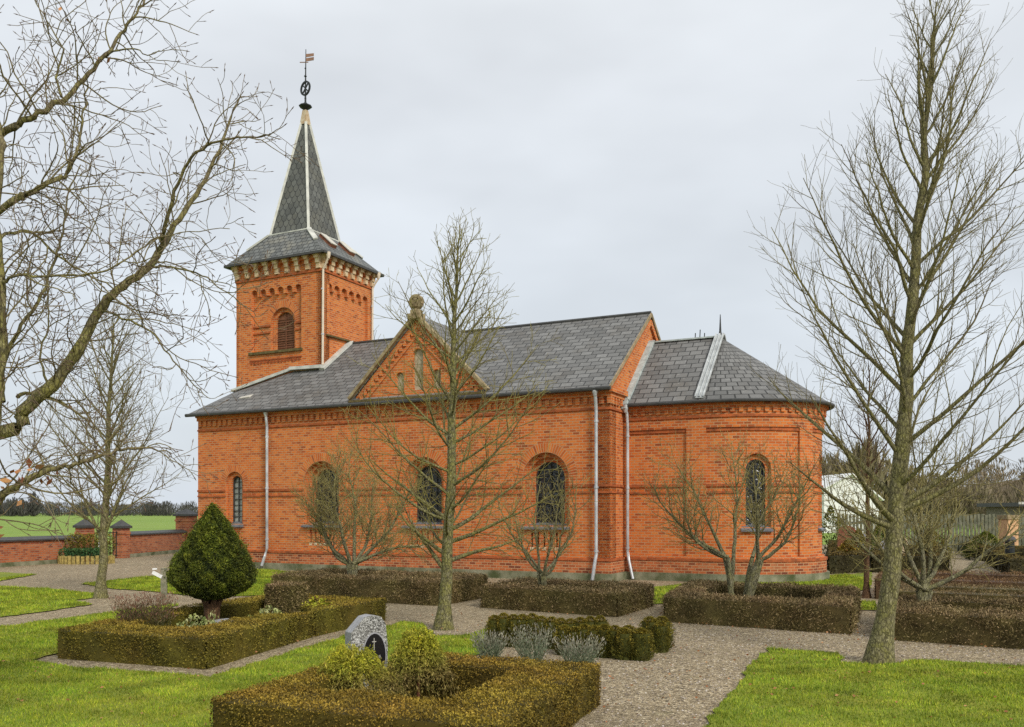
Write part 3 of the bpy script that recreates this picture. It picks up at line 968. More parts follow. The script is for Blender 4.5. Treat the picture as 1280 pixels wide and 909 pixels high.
# the cross gable's own roof
GZ = 7.0
yb = (GZ - EZR) / SL + EY
for s in (-1, 1):
    slab(roof, [(GC, -0.04, GZ), (GC, yb, GZ), (GC + s * 2.17, 0.02, 4.87), (GC + s * 2.17, -0.04, 4.87)], 0.06)
nave_roof = roof.build("nave_roof", M['slate'], church)
rc = MB()
rc.tube([(XT, AX, rz(AX) + 0.0), (0.06, AX, rz(AX) + 0.0)], 0.055, 6)
rc.build("ridge_capping", M['gutter'], nave_roof)
vg = MB()
for s in (0, 1):
    y0, y1 = (EY, AX) if s == 0 else (WN - EY, AX)
    vg.bar((0.075, y0, EZR - 0.04), (0.075, y1, rz(AX) - 0.04), 0.03, 0.09)
vg.build("verge_board", M['verge'], nave_roof)
# brick corbelling under the verge of the east gable
vb = MB()
for s in (1, -1):
    a0 = Vector((0.035, AX + s * 3.05, EZ + 0.02)); a1 = Vector((0.035, AX, EZ + 2.30))
    vb.bar(a0 + Vector((0, 0, -0.16)), a1 + Vector((0, 0, -0.16)), 0.07, 0.14)
vb.build("gable_corbelling", M['brick'], church)

# cross gable dressings
gv = MB()
for s in (-1, 1):
    gv.bar((GC + s * 2.19, -0.07, 4.85), (GC, -0.07, GZ + 0.01), 0.16, 0.085)
gv.build("gable_coping", M['stone'], church)
gd = MB()
for s in (-1, 1):
    p0, p1 = Vector((GC + s * 1.88, -0.02, 4.9)), Vector((GC, -0.02, 6.72))
    gd.bar(p0, p1, 0.05, 0.07)
    q0, q1 = Vector((GC + s * 1.55, -0.02, 4.9)), Vector((GC, -0.02, 6.42))
    gd.bar(q0, q1, 0.04, 0.035)
    for i in range(14):
        c = p0.lerp(p1, (i + 0.5) / 14.5) + Vector((0, 0, -0.105))
        gd.box(c.x - 0.045, c.x + 0.045, -0.05, 0.03, c.z - 0.05, c.z + 0.075)
gd.build("gable_corbelling", M['brick'], church)
ml = MB(); ml.box(GC - 2.15, GC + 2.15, -0.19, 0.03, 4.735, 4.80)
ml.build("gable_ledge", M['moss'], church)
# carved stone finial: block and wheel cross
fi = MB()
fi.box(GC - 0.19, GC + 0.19, -0.20, 0.10, 6.88, 7.02); fi.box(GC - 0.13, GC + 0.13, -0.16, 0.06, 7.02, 7.12)
fi.lathe([(0.10, 7.10), (0.085, 7.16), (0.15, 7.2)], (GC, -0.05, 0), 10)
fin = fi.build("gable_finial", M['stone'], church)
wc = MB()
cz = 7.34
for i in range(20):
    a0, a1 = 2 * math.pi * i / 20, 2 * math.pi * (i + 1) / 20
    wc.bar((GC + 0.165 * math.cos(a0), -0.05, cz + 0.165 * math.sin(a0)), (GC + 0.165 * math.cos(a1), -0.05, cz + 0.165 * math.sin(a1)), 0.15, 0.07)
for a0 in (0, math.pi / 2):
    d = Vector((math.cos(a0), 0, math.sin(a0))) * 0.2
    wc.bar(Vector((GC, -0.05, cz)) - d, Vector((GC, -0.05, cz)) + d, 0.12, 0.12)
wc.build("wheel_cross", M['stone'], fin)

# chancel and apse roof
CE, CR = 4.40, 6.30
cr = MB()
OV = 0.15
for mir in (False, True):
    f = (lambda p: (p[0], WN - p[1], p[2])) if mir else (lambda p: p)
    slab(cr, [f(p) for p in [(0.02, YC - OV, CE), (XA, YC - OV, CE), (XA, AX, CR), (0.02, AX, CR)]], 0.04)
ch_roof = cr.build("chancel_roof", M['slate'], church)
nseg, nv_ = 64, 10
V, Fc, UV = [], [], []
for j in range(nv_ + 1):
    f = 1 - 0.985 * j / nv_
    for i in range(nseg + 1):
        t = -math.pi / 2 + math.pi * i / nseg
        # slightly bellied cone over the apse
        V.append((XA + (EA + OV + 0.02) * math.cos(t) * f, AX + (EB + OV) * math.sin(t) * f, CE + (CR - CE) * (1 - f) + 0.0))
for j in range(nv_):
    for i in range(nseg):
        a = j * (nseg + 1) + i
        Fc.append((a, a + 1, a + nseg + 2, a + nseg + 1))
        UV.append([(k * math.pi / nseg * 1.75, l * 3.0 / nv_) for k, l in ((i, j), (i + 1, j), (i + 1, j + 1), (i, j + 1))])
np_mesh("apse_roof", np.array(V), np.array(Fc), np.array(UV), M['slate_apse'], church, smooth=True)
sof = MB()
for i in range(nseg):
    ta, tb = [-math.pi / 2 + math.pi * k / nseg for k in (i, i + 1)]
    q = lambda t, r, z: (XA + (EA + r) * math.cos(t), AX + (EB + r) * math.sin(t), z)
    sof.add([q(ta, -0.05, CE - 0.01), q(tb, -0.05, CE - 0.01), q(tb, OV + 0.02, CE - 0.03), q(ta, OV + 0.02, CE - 0.03)], [(0, 1, 2, 3)])
sof.build("eave_soffit", M['gutter'], church)
hz = MB()
for mir in (1, -1):
    b0 = Vector((XA, AX - mir * (AX - YC + OV - 0.02), CE + 0.05)); b1 = Vector((XA, AX - mir * 0.05, CR + 0.05))
    hz.bar(b0, b1, 0.21, 0.02)
    for dx in (-0.095, 0.0, 0.095):
        hz.bar(b0 + Vector((dx, 0, 0.03)), b1 + Vector((dx, 0, 0.03)), 0.035, 0.05)
hz.build("zinc_seam", M['lead'], church)
hz = MB(); hz.bar((0.02, AX, CR + 0.02), (XA, AX, CR + 0.02), 0.14, 0.04)
hz.build("ridge_capping", M['copper'], ch_roof)
sp_ = MB(); sp_.tube([(XA, AX, CR), (XA, AX, CR + 0.16), (XA, AX, CR + 0.6)], [0.06, 0.03, 0.01], 6)
sp_.build("roof_spike", M['iron'], church)
for dx, h in ((-0.75, 0.22), (-0.62, 0.30), (-0.5, 0.2)):
    sp_ = MB(); sp_.tube([(XA + dx, AX + 0.25, CR - 0.15), (XA + dx + 0.02, AX + 0.25, CR + h)], 0.014, 5)
    sp_.build("lightning_rod", M['iron'], ch_roof)
fl = MB()
fl.bar((0.07, YC - OV + 0.06, CE + 0.1), (0.07, AX, CR + 0.05), 0.2, 0.06)
fl.bar((0.05, YC - OV - 0.06, CE - 0.14), (0.07, YC - OV + 0.1, CE + 0.14), 0.17, 0.1)
fl.build("flashing", M['copper'], church)

# gutters
gu = MB()
gu.tube([(XW - 0.2, EY - 0.03, EZR - 0.05), (0.1, EY - 0.03, EZR - 0.05)], 0.055, 8)
gu.tube([(XA - XA + 0.08, YC - OV - 0.03, CE - 0.04), (XA, YC - OV - 0.03, CE - 0.04)] +
        [(XA + (EA + OV + 0.05) * math.cos(t), AX + (EB + OV + 0.03) * math.sin(t), CE - 0.04) for t in np.linspace(-math.pi / 2 + 0.05, math.pi / 2, 40)], 0.045, 8)
gu.build("gutter", M['gutter'], church)

# --- tower
tw = MB()
X0 = XW
def lobed(u0, u1, z0, zspring, n, drop=0.1):
    """panel whose head is a row of little round arches on pendants"""
    p = [(u0, z0), (u1, z0)]
    step = (u1 - u0 + 0.10) / n
    r = (step - 0.10) / 2 if step > 0.2 else step * 0.35
    pen = step - 2 * r
    for i in range(n):
        cx = u1 - r - i * step
        p.append((cx + r, zspring - (0 if i == 0 else drop)))
        p += [(cx + r * math.cos(math.pi * k / 8), zspring + r * math.sin(math.pi * k / 8)) for k in range(9)]
        p.append((cx - r, zspring - (0 if i == n - 1 else drop)))
    return p
TZ0, TZ1 = 4.2, 9.72
bw_c, bw_t, bw_b = -11.72, 8.10, 6.84
layer(tw, rect(X0, XT, TZ0, TZ1), [lobed(-12.93, -10.88, 6.84, 8.74, 6)], 0, 0.12)
layer(tw, rect(X0, XT, TZ0, TZ1), [arch(bw_c, 0.50, 6.84, bw_t + 0.13)], 0.12, 0.22)
layer(tw, rect(X0, XT, TZ0, TZ1), [arch(bw_c, 0.37, 6.84, bw_t)], 0.22, 0.38)
tower = mapped(tw, "tower", M['brick'], south(TY0))
te = MB()
layer(te, rect(TY0, TY1, TZ0, TZ1), [lobed(1.99, 4.15, 7.22, 8.74, 6)], 0, 0.12)
layer(te, rect(TY0, TY1, TZ0, TZ1), [], 0.12, 0.22)
mapped(te, "tower_east_face", M['brick'], lambda u, d, z: (XT - d, u, z), tower)
tb = MB()
layer(tb, rect(TY0, TY1, TZ0 - 4.0, TZ1), [], 0, 0.1)
mapped(tb, "tower_west_face", M['brick'], lambda u, d, z: (X0 - 0.02 + d, u, z), tower)
tb = MB()
layer(tb, rect(X0, XT, TZ0, TZ1), [], 0, 0.1)
mapped(tb, "tower_north_face", M['brick'], lambda u, d, z: (u, TY1 - d, z), tower)
lv = MB()
layer(lv, arch(bw_c, 0.36, 6.84, bw_t - 0.01), [], 0.30, 0.33)
for i in range(14):
    z = 6.9 + i * 0.075
    lv.bar((bw_c - 0.34, 0.29, z), (bw_c + 0.34, 0.29, z), 0.03, 0.012)
lv.bar((bw_c, 0.275, 6.84), (bw_c, 0.275, bw_t - 0.02), 0.022, 0.02)
for z in (7.2, 7.5, 7.8): lv.bar((bw_c - 0.34, 0.272, z), (bw_c + 0.34, 0.272, z), 0.014, 0.016)
mapped(lv, "belfry_louvre", M['shutter'], south(TY0), tower)
sr = soldier_ring(bw_c, 0.502, 0.72, bw_t + 0.13 - 0.5, TY0 + 0.116, "belfry_arch"); sr.parent = tower
ts = MB()
for a_, b_ in ((-12.925, bw_c - 0.51), (bw_c + 0.51, -10.885)):
    ts.box(a_, b_, TY0 + 0.075, TY0 + 0.14, 7.66, 7.715); ts.box(a_, b_, TY0 + 0.08, TY0 + 0.14, 7.45, 7.49)
ts.build("string_course", M['trim'], tower); ts = MB()
ts.box(X0 - 0.04, XT + 0.04, TY0 - 0.04, TY0 + 0.05, 9.17, 9.24)
ts.box(XT - 0.05, XT + 0.038, TY0 + 0.05, TY1 + 0.04, 9.172, 9.238)
ts.box(X0 - 0.04, X0 + 0.05, TY0 + 0.05, TY1 + 0.04, 9.172, 9.238)
ts.build("cornice_band", M['trim'], tower)
ms = MB()
ms.box(-13.0, -10.82, TY0 - 0.07, TY0 + 0.12, 6.765, 6.845)
ms.bar((XT + 0.03, 1.93, 7.215), (XT + 0.03, 4.2, 7.215), 0.12, 0.05)
ms.build("mossy_ledge", M['moss'], tower)
td = MB()
x = -12.95
while x < -10.9:
    td.box(x, x + 0.07, TY0 - 0.02, TY0 + 0.02, 6.47, 6.56); td.box(x + 0.07, x + 0.12, TY0 + -0.001, TY0 + 0.02, 6.47, 6.50); x += 0.14
td.box(-12.98, -10.85, TY0 - 0.025, TY0 + 0.02, 6.562, 6.60)
td.build("dentil_row", M['dark_trim'], tower)


def corbels():
    cb = MB(); br_ = [MB()]
    def console(px, py, nx, ny, w=0.15):
        tx, ty = -ny, nx
        def bx(p0, p1, z0, z1, ww):
            a = (px + tx * -ww / 2 + nx * p0, py + ty * -ww / 2 + ny * p0); b = (px + tx * ww / 2 + nx * p1, py + ty * ww / 2 + ny * p1)
            cb.box(min(a[0], b[0]), max(a[0], b[0]), min(a[1], b[1]), max(a[1], b[1]), z0, z1)
        bx(-0.02, 0.09, 9.26, 9.42, w * 0.95); bx(-0.02, 0.13, 9.42, 9.56, w); bx(-0.02, 0.19, 9.56, 9.63, w * 1.15); bx(-0.02, 0.22, 9.63, 9.69, w * 1.5)
    def filler(px, py, nx, ny, w):
        tx, ty = -ny, nx
        n = 8; r = w / 2
        # a small round-headed brick arch spanning between consoles
        pts = [(-r, 0.34), (-r, 0.10)] + [(-r * 0.999 * math.cos(math.pi * k / n), 0.10 + 0.13 * math.sin(math.pi * k / n)) for k in range(n + 1)][1:] + [(r, 0.34)]
        tris = tessellate_polygon([[Vector((a, b, 0)) for a, b in pts]])
        f = [(px + tx * a + nx * 0.10, py + ty * a + ny * 0.10, 9.35 + b) for a, b in pts]; bk = [(px + tx * a - nx * 0.01, py + ty * a - ny * 0.01, 9.35 + b) for a, b in pts]
        m = len(pts)
        br_[0].add(f + bk, [tuple(t) for t in tris] + [(i, (i + 1) % m, m + (i + 1) % m, m + i) for i in range(m)])
    for (x0, y0, x1, y1, nx, ny, k) in ((X0, TY0, XT, TY0, 0, -1, 8), (XT, TY0, XT, TY1, 1, 0, 7), (XT, TY1, X0, TY1, 0, 1, 8), (X0, TY1, X0, TY0, -1, 0, 7)):
        Ls = math.hypot(x1 - x0, y1 - y0)
        br_[0] = MB()
        for i in range(k + 1):
            f = 0.025 + 0.95 * i / k
            console(x0 + (x1 - x0) * f, y0 + (y1 - y0) * f, nx, ny)
            if i < k:
                g = 0.025 + 0.95 * (i + 0.5) / k
                filler(x0 + (x1 - x0) * g, y0 + (y1 - y0) * g, nx, ny, Ls * 0.95 / k - 0.155)
        br_[0].build("corbel_arches", M['brick'], tower)
    cb.build("corbel_table", M['corbel'], tower)
corbels()

# spire
TCX, TCY = (X0 + XT) / 2, (TY0 + TY1) / 2
HX, HY = (XT - X0) / 2 + 0.27, (TY1 - TY0) / 2 + 0.27
sx, sy, sz = 0.83, 0.85, 10.74
sk = MB()
lo = [(TCX + a * HX, TCY + b * HY, 9.70) for a, b in ((-1, -1), (1, -1), (1, 1), (-1, 1))]
hi = [(TCX + a * sx, TCY + b * sy, sz) for a, b in ((-1, -1), (1, -1), (1, 1), (-1, 1))]
for i in range(4):
    slab(sk, [lo[i], lo[(i + 1) % 4], hi[(i + 1) % 4], hi[i]], 0.04)
spire_lo = sk.build("spire_skirt", M['slate_skirt'], church)
ga = MB()
for i in range(4):
    a, b = Vector(lo[i]), Vector(lo[(i + 1) % 4])
    ga.bar(a + Vector((0, 0, -0.015)), b + Vector((0, 0, -0.015)), 0.08, 0.07)
ga.build("eave_gutter", M['gutter'], spire_lo)
su = MB()
az = 15.02
s2 = [(TCX + a * 0.79, TCY + b * 0.81, sz + 0.012) for a, b in ((-1, -1), (1, -1), (1, 1), (-1, 1))]
ap_ = Vector((TCX, TCY, az + 0.1))
top = [Vector(p).lerp(ap_, 0.985) for p in s2]
for i in range(4):
    su.add([s2[i], s2[(i + 1) % 4], top[(i + 1) % 4], top[i]], [(0, 1, 2, 3)])
spire = su.build("spire", M['spire'], church)
hp = MB()
for i in range(4):
    a, b = Vector(s2[i]), top[i]
    hp.bar(a, a.lerp(b, 0.89), 0.085, 0.07, up=(Vector(s2[i]) - Vector((TCX, TCY, sz))).normalized())
    l_, h_ = Vector(lo[i]), Vector(hi[i])
    hp.bar(h_ + Vector((0, 0, 0.02)), h_.lerp(l_, 0.5) + Vector((0, 0, 0.02)), 0.15, 0.05, up=(Vector(s2[i]) - Vector((TCX, TCY, sz))).normalized())
    hp.bar(Vector(hi[i]) + Vector((0, 0, 0.01)), Vector(hi[(i + 1) % 4]) + Vector((0, 0, 0.01)), 0.035, 0.04)
hp.build("hip_capping", M['lead_pale'], spire)
cp = MB()
zc = [Vector(p).lerp(ap_, 0.865) for p in s2]
mid = [Vector((TCX, TCY, 0)) + (p - Vector((TCX, TCY, 0))) * 1 + (p - Vector((TCX, TCY, p.z))) * 0.22 for p in zc]
tp = [Vector((TCX + a * 0.07, TCY + b * 0.07, az)) for a, b in ((-1, -1), (1, -1), (1, 1), (-1, 1))]
for i in range(4):
    cp.add([mid[i], mid[(i + 1) % 4], tp[(i + 1) % 4], tp[i]], [(0, 1, 2, 3)])
cp.add(tp, [(0, 1, 2, 3)])
cp.build("spire_cap", M['rusty_cap'], spire)
# weather vane
wv = MB()
wv.tube([(TCX, TCY, az - 0.05), (TCX, TCY, 15.6), (TCX + 0.02, TCY, 17.05)], [0.035, 0.03, 0.012], 7)
wv.lathe([(0.03, 15.02), (0.21, 15.14), (0.22, 15.17), (0.09, 15.24), (0.03, 15.3)], (TCX, TCY, 0), 8)
for z, r in ((16.16, 0.05), (16.42, 0.035), (15.42, 0.04)):
    wv.lathe([(0.012, z - r), (r, z), (0.012, z + r)], (TCX, TCY, 0), 8)
rd = Vector((math.cos(R(-11)), math.sin(R(-11)), 0))
c0 = Vector((TCX, TCY, 15.76))
for i in range(22):
    a0, a1 = 2 * math.pi * i / 22, 2 * math.pi * (i + 1) / 22
    wv.bar(c0 + rd * 0.215 * math.cos(a0) + Vector((0, 0, 0.215 * math.sin(a0))), c0 + rd * 0.215 * math.cos(a1) + Vector((0, 0, 0.215 * math.sin(a1))), 0.05, 0.05)
for a0 in (R(45), R(135)):
    d = rd * 0.2 * math.cos(a0) + Vector((0, 0, 0.2 * math.sin(a0)))
    wv.bar(c0 - d, c0 + d, 0.035, 0.035)
vane = wv.build("weather_vane", M['iron'], church)
fd = Vector((0.75, 0.62, 0.12)).normalized()
wa = MB()
f0 = Vector((TCX + 0.02, TCY, 16.62))
wa.bar(f0 - fd * 0.2, f0 + fd * 0.08, 0.022, 0.022)
z_ = Vector((0, 0, 1))
for q in (0.0, 0.14):
    pts = [f0 + z_ * (0.03 + q), f0 + fd * 0.26 + z_ * (0.07 + q), f0 + fd * 0.26 + z_ * (0.17 + q * 0.9), f0 + z_ * (0.13 + q)]
    wa.add([p + Vector((0.008, -0.008, 0)) for p in pts] + [p - Vector((0.008, -0.008, 0)) for p in pts],
           [(0, 1, 2, 3), (7, 6, 5, 4), (0, 4, 5, 1), (1, 5, 6, 2), (2, 6, 7, 3), (3, 7, 4, 0)])
wa.build("pennant", M['copper_flag'], vane)

# roof hatches on the spire skirt (east side) and the small roof light over the west flank
def hatch(base, along, up, w, l, h, mat_side, mat_top, name, par):
    along, up = Vector(along).normalized(), Vector(up).normalized()
    n = along.cross(up).normalized()
    if n.z < 0: n = -n
    a = Vector(base)
    lo_ = [a - along * w / 2, a + along * w / 2, a + along * w / 2 + up * l, a - along * w / 2 + up * l]
    mb = MB(); hi_ = [p + n * h for p in lo_]
    mb.add(lo_ + hi_, [(0, 1, 5, 4), (1, 2, 6, 5), (2, 3, 7, 6), (3, 0, 4, 7), (4, 5, 6, 7)])
    o = mb.build(name, mat_side, par)
    tpm = MB(); h2 = [a + (p - a) * 1.0 for p in hi_]
    t0 = [h2[0] - along * 0.03, h2[1] + along * 0.03, h2[2] + along * 0.03, h2[3] - along * 0.03]
    tpm.add([p + n * 0.004 for p in t0] + [p + n * 0.03 for p in t0], [(3, 2, 1, 0), (4, 5, 6, 7), (0, 1, 5, 4), (1, 2, 6, 5), (2, 3, 7, 6), (3, 0, 4, 7)])
    tpm.build("hatch_lid", mat_top, o)
    return o
upE = Vector((sx - HX, 0, sz - 9.70))
for fy in (0.34, 0.66):
    yb_ = TCY - HY + 2 * HY * (0.5 + (fy - 0.5) * 0.95)
    p = Vector((TCX + HX, yb_, 9.70)) + upE * 0.42
    hatch(p, (0, 1, 0), upE, 0.26, 0.62, 0.10, M['rust'], M['vent'], "roof_hatch", spire_lo)
hatch((-12.05, 0.5, EZR + 0.40), (0.93, 0.04, 0.06), (0.12, 0.9, 0.5), 0.36, 0.45, 0.07, M['rust'], M['vent'], "roof_light", nave_roof)

# lead flashing where the nave roof meets the tower
lf = MB()
zz = rz(TY0)
lf.bar((XW - 0.15, TY0 - 0.05, 5.66), (P2[0], TY0 - 0.05, zz + 0.08), 0.12, 0.09)
lf.bar((P2[0] - 0.06, TY0 - 0.09, zz + 0.07), (XT + 0.1, TY0 - 0.09, zz + 0.05), 0.22, 0.10)
lf.bar((XT + 0.09, TY0 - 0.12, rz(TY0 - 0.12) + 0.06), (XT + 0.09, AX, rz(AX) + 0.06), 0.2, 0.07)
lf.build("flashing", M['lead_pale'], church)

# downpipes
def downpipe(path, r, mat, brackets):
    mb = MB(); mb.tube(path, r, 10)
    p0 = Vector(path[0])
    mb.lathe([(r, -0.12), (r * 1.7, -0.02), (r * 1.9, 0.08)], p0, 10)
    o = mb.build("downpipe", mat, church, smooth=False)
    for p in brackets:
        bk = MB(); bk.lathe([(r * 1.35, -0.025), (r * 1.35, 0.025)], p, 10)
        bk.build("bracket", M['zinc'], o)
downpipe([(-10.62, -0.16, 4.62), (-10.62, -0.14, 4.4), (-10.62, -0.11, 4.2), (-10.62, -0.11, 0.62), (-10.66, -0.16, 0.4), (-10.74, -0.2, 0.12)], 0.041, M['zinc'], [(-10.62, -0.11, z) for z in (3.9, 2.4, 0.9)])
downpipe([(-0.30, -0.2, 4.62), (-0.30, -0.16, 4.4), (-0.30, -0.12, 4.15), (-0.30, -0.12, 0.65), (-0.32, -0.15, 0.5), (-0.37, -0.2, 0.05)], 0.042, M['zinc'], [(-0.30, -0.12, z) for z in (3.9, 2.3, 0.75)])
downpipe([(0.10, 0.87, 4.30), (0.12, 0.92, 4.15), (0.13, 0.94, 3.9), (0.13, 0.94, 0.7), (0.17, 0.92, 0.5), (0.29, 0.88, 0.03)], 0.041, M['zinc'], [(0.13, 0.94, z) for z in (3.6, 2.3, 0.8)])
downpipe([(XT + 0.30, TY0 - 0.05, 9.62), (XT + 0.28, TY0 - 0.05, 9.5), (XT + 0.08, TY0 - 0.03, 9.2), (XT + 0.06, TY0 - 0.03, 6.25)], 0.036, M['cream_pipe'], [(XT + 0.06, TY0 - 0.03, z) for z in (8.6, 7.2)])
downpipe([(XT + 0.30, TY1 - 0.05, 9.62), (XT + 0.28, TY1 - 0.05, 9.5), (XT + 0.08, TY1 - 0.08, 9.2), (XT + 0.06, TY1 - 0.08, 6.2)], 0.036, M['cream_pipe'], [(XT + 0.06, TY1 - 0.08, z) for z in (8.6, 7.2)])

# ------------------------------------------------------------------ foliage tools
def unit(a): return a / np.maximum(np.linalg.norm(a, axis=-1, keepdims=True), 1e-9)


class Leaves:
    """many small rhombic leaves (and plain quads) gathered into one mesh"""
    def __init__(self): self.V, self.UV = [], []

    def add(self, P, Nrm, size, uvy, aspect=0.5, stick=0.5, uvx=None, direction=None):
        n = len(P)
        if n == 0: return
        r = unit(rng.normal(size=(n, 3)))
        d = unit(r + np.asarray(Nrm) * stick) if direction is None else unit(direction + r * stick)
        s = unit(np.cross(d, unit(rng.normal(size=(n, 3)))))
        l = (np.asarray(size) * rng.uniform(0.65, 1.35, n))[:, None]
        w = l * aspect * 0.5
        q = np.stack([P - d * l * 0.5, P + s * w + d * l * 0.05, P + d * l * 0.5, P - s * w + d * l * 0.05], 1)
        ux = rng.random(n) if uvx is None else uvx
        uy = np.full(n, uvy) if np.isscalar(uvy) else uvy
        self.V.append(q); self.UV.append(np.repeat(np.stack([ux, uy], 1)[:, None, :], 4, 1))

    def quads(self, Q, ux=0.22, uy=0.0):
        Q = np.asarray(Q, dtype=float)
        self.V.append(Q); self.UV.append(np.broadcast_to(np.array([ux, uy]), (len(Q), 4, 2)).copy())

    def build(self, name, mat, parent=None):
        V = np.concatenate(self.V); UV = np.concatenate(self.UV); n = len(V)
        return np_mesh(name, V.reshape(-1, 3), np.arange(n * 4).reshape(n, 4), UV, mat, parent)


def wob(P, k, amp):
    """smooth pseudo-noise for clipped surfaces that are never quite flat"""
    x, y, z = P[:, 0], P[:, 1], P[:, 2]
    return amp * (np.sin(x * k * 3.1 + np.sin(y * k * 2.3) * 1.7 + z * k) + np.sin(y * k * 4.3 + np.sin(x * k * 3.7 + 1) * 1.3 - z * 2 * k) + 0.6 * np.sin((x + y) * k * 9.1 + z * k * 7)) / 2.6


def hedge_into(L_, arms, h, size, dens, amp=0.02, ragged=1.0, aspect=0.5):
    """arms: quads (4 xy corners, ccw) with a flag per side telling whether it is an outside face"""
    ins = 0.03
    for quad, flags in arms:
        q = [np.array(p, float) for p in quad]
        c = sum(q) / 4
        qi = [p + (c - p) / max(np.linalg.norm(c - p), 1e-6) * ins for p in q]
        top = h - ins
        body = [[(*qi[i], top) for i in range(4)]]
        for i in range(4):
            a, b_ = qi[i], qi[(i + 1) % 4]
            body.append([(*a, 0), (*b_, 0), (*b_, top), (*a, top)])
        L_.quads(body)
        # top
        area = 0.5 * abs((q[2][0] - q[0][0]) * (q[3][1] - q[1][1]) - (q[3][0] - q[1][0]) * (q[2][1] - q[0][1]))
        n = int(area * dens)
        s, t = rng.random(n)[:, None], rng.random(n)[:, None]
        p = (q[0] * (1 - s) + q[1] * s) * (1 - t) + (q[3] * (1 - s) + q[2] * s) * t
        P = np.concatenate([p, np.full((n, 1), h)], 1)
        P[:, 2] += wob(P, 2.2, amp) + rng.normal(0, 0.008 * ragged, n) - 0.01
        P = P[(wob(P, 1.7, 1.0) < 0.62) | (rng.random(n) < 0.62)]; n = len(P)
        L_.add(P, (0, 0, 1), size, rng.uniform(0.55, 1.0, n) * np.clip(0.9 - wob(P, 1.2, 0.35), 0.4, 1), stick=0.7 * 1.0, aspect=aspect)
        m_ = int(area * dens * 0.012)                      # stray shoots above the clipped top
        s, t = rng.random(m_)[:, None], rng.random(m_)[:, None]
        p = (q[0] * (1 - s) + q[1] * s) * (1 - t) + (q[3] * (1 - s) + q[2] * s) * t
        P = np.concatenate([p, h + rng.uniform(0.0, 0.03, (m_, 1))], 1)
        L_.add(P, 0, size * 1.9, rng.uniform(0.3, 1, m_), aspect=0.16, stick=0.5, direction=np.tile([0, 0, 1.0], (m_, 1)))
        for i in range(4):
            if not flags[i]: continue
            a, b_ = q[i], q[(i + 1) % 4]
            ln = np.linalg.norm(b_ - a)
            nrm = np.array([(b_ - a)[1], -(b_ - a)[0], 0]) / ln
            n = int(ln * h * dens)
            s = rng.random(n); z = rng.random(n) ** 0.9 * h
            P = np.stack([a[0] + (b_ - a)[0] * s, a[1] + (b_ - a)[1] * s, z], 1)
            round_ = np.clip((z - (h - 0.05)) / 0.05, 0, 1) ** 2 * 0.02
            P += nrm * (wob(P, 2.0, amp) + rng.normal(0, 0.009 * ragged, n) - round_ - 0.006)[:, None]
            kp = (wob(P, 1.9, 1.0) < 0.58) | (rng.random(n) < 0.5)
            P, z = P[kp], z[kp]; n = len(P)
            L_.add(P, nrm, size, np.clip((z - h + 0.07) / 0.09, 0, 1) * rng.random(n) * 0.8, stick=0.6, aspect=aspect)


def inner(corners, ts):
    """inset of a ccw quad: ts = thickness of each side (side i runs corner i -> i+1)"""
    n = len(corners)
    out = []
    for i in range(n):
        p = np.array(corners[i], float)
        a = np.array(corners[i - 1], float); c = np.array(corners[(i + 1) % n], float)
        d0 = unit(p - a); d1 = unit(c - p)
        n0 = np.array([-d0[1], d0[0]]); n1 = np.array([-d1[1], d1[0]])
        A_ = np.array([n0, n1]); r = np.array([n0 @ p + ts[i - 1], n1 @ p + ts[i]])
        out.append(np.linalg.solve(A_, r))
    return out


def ring_arms(corners, ts, skip=(), cutsides=None):
    """arms of a clipped ring; cutsides {side: (f0, f1)} keeps only part of a side"""
    c = [np.array(p, float) for p in corners]
    if sum(c[i][0] * c[(i + 1) % 4][1] - c[(i + 1) % 4][0] * c[i][1] for i in range(4)) < 0:
        raise ValueError("corners must be ccw")
    q = inner(c, ts)
    arms = []
    for i in range(4):
        if i in skip: continue
        j = (i + 1) % 4
        f0, f1 = (cutsides or {}).get(i, (0, 1))
        o0, o1 = c[i] + (c[j] - c[i]) * f0, c[i] + (c[j] - c[i]) * f1
        i0, i1 = q[i] + (q[j] - q[i]) * f0, q[i] + (q[j] - q[i]) * f1
        arms.append(([o0, o1, i1, i0], (True, f1 < 1 or (j in skip), True, f0 > 0 or ((i - 1) % 4 in skip))))
    return arms, q


def hedge(name, arms, h, mat, label, size=0.02, dens=5000, amp=0.02, group=None, ragged=1.0, aspect=0.5):
    L_ = Leaves(); hedge_into(L_, arms, h, size, dens, amp, ragged, aspect)
    return tag(L_.build(name, mat), label, "hedge", group)


def soil(corners, z=0.012):
    sheet("soil", [tuple(p) for p in corners], z, M['soil'])


# ------------------------------------------------------------------ grave hedges in front
# near plot
Ah, Dh = np.array([-2.167, 6.37]), np.array([0.788, 7.82])
e1, e2_ = np.array([0.93, -0.367]), np.array([0.361, 0.93])
C0 = Ah + e1 * 2.24
B0 = Ah + e2_ * 2.43
D0 = Dh
near = [Ah, C0, D0, B0]
gr = "clipped hedges round the graves in front"
arms, q = ring_arms(near, [0.60, 0.62, 0.50, 0.36], cutsides={1: (0.0, 0.575), 3: (0.32, 1.0)}, skip=(2,))
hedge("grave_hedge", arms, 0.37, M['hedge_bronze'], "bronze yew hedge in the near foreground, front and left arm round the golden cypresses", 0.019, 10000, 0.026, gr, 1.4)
arms, _ = ring_arms(near, [0.60, 0.62, 0.50, 0.36], cutsides={1: (0.592, 1.0), 2: (0, 0.86)}, skip=(0, 3))
hedge("grave_hedge", arms, 0.375, M['hedge_bronze'], "bronze yew hedge block behind the weeping cypress, its corner beside the gravel path", 0.018, 10000, 0.02, gr)
soil(inner(near, [0.2, 0.2, 0.2, 0.2]), 0.03)

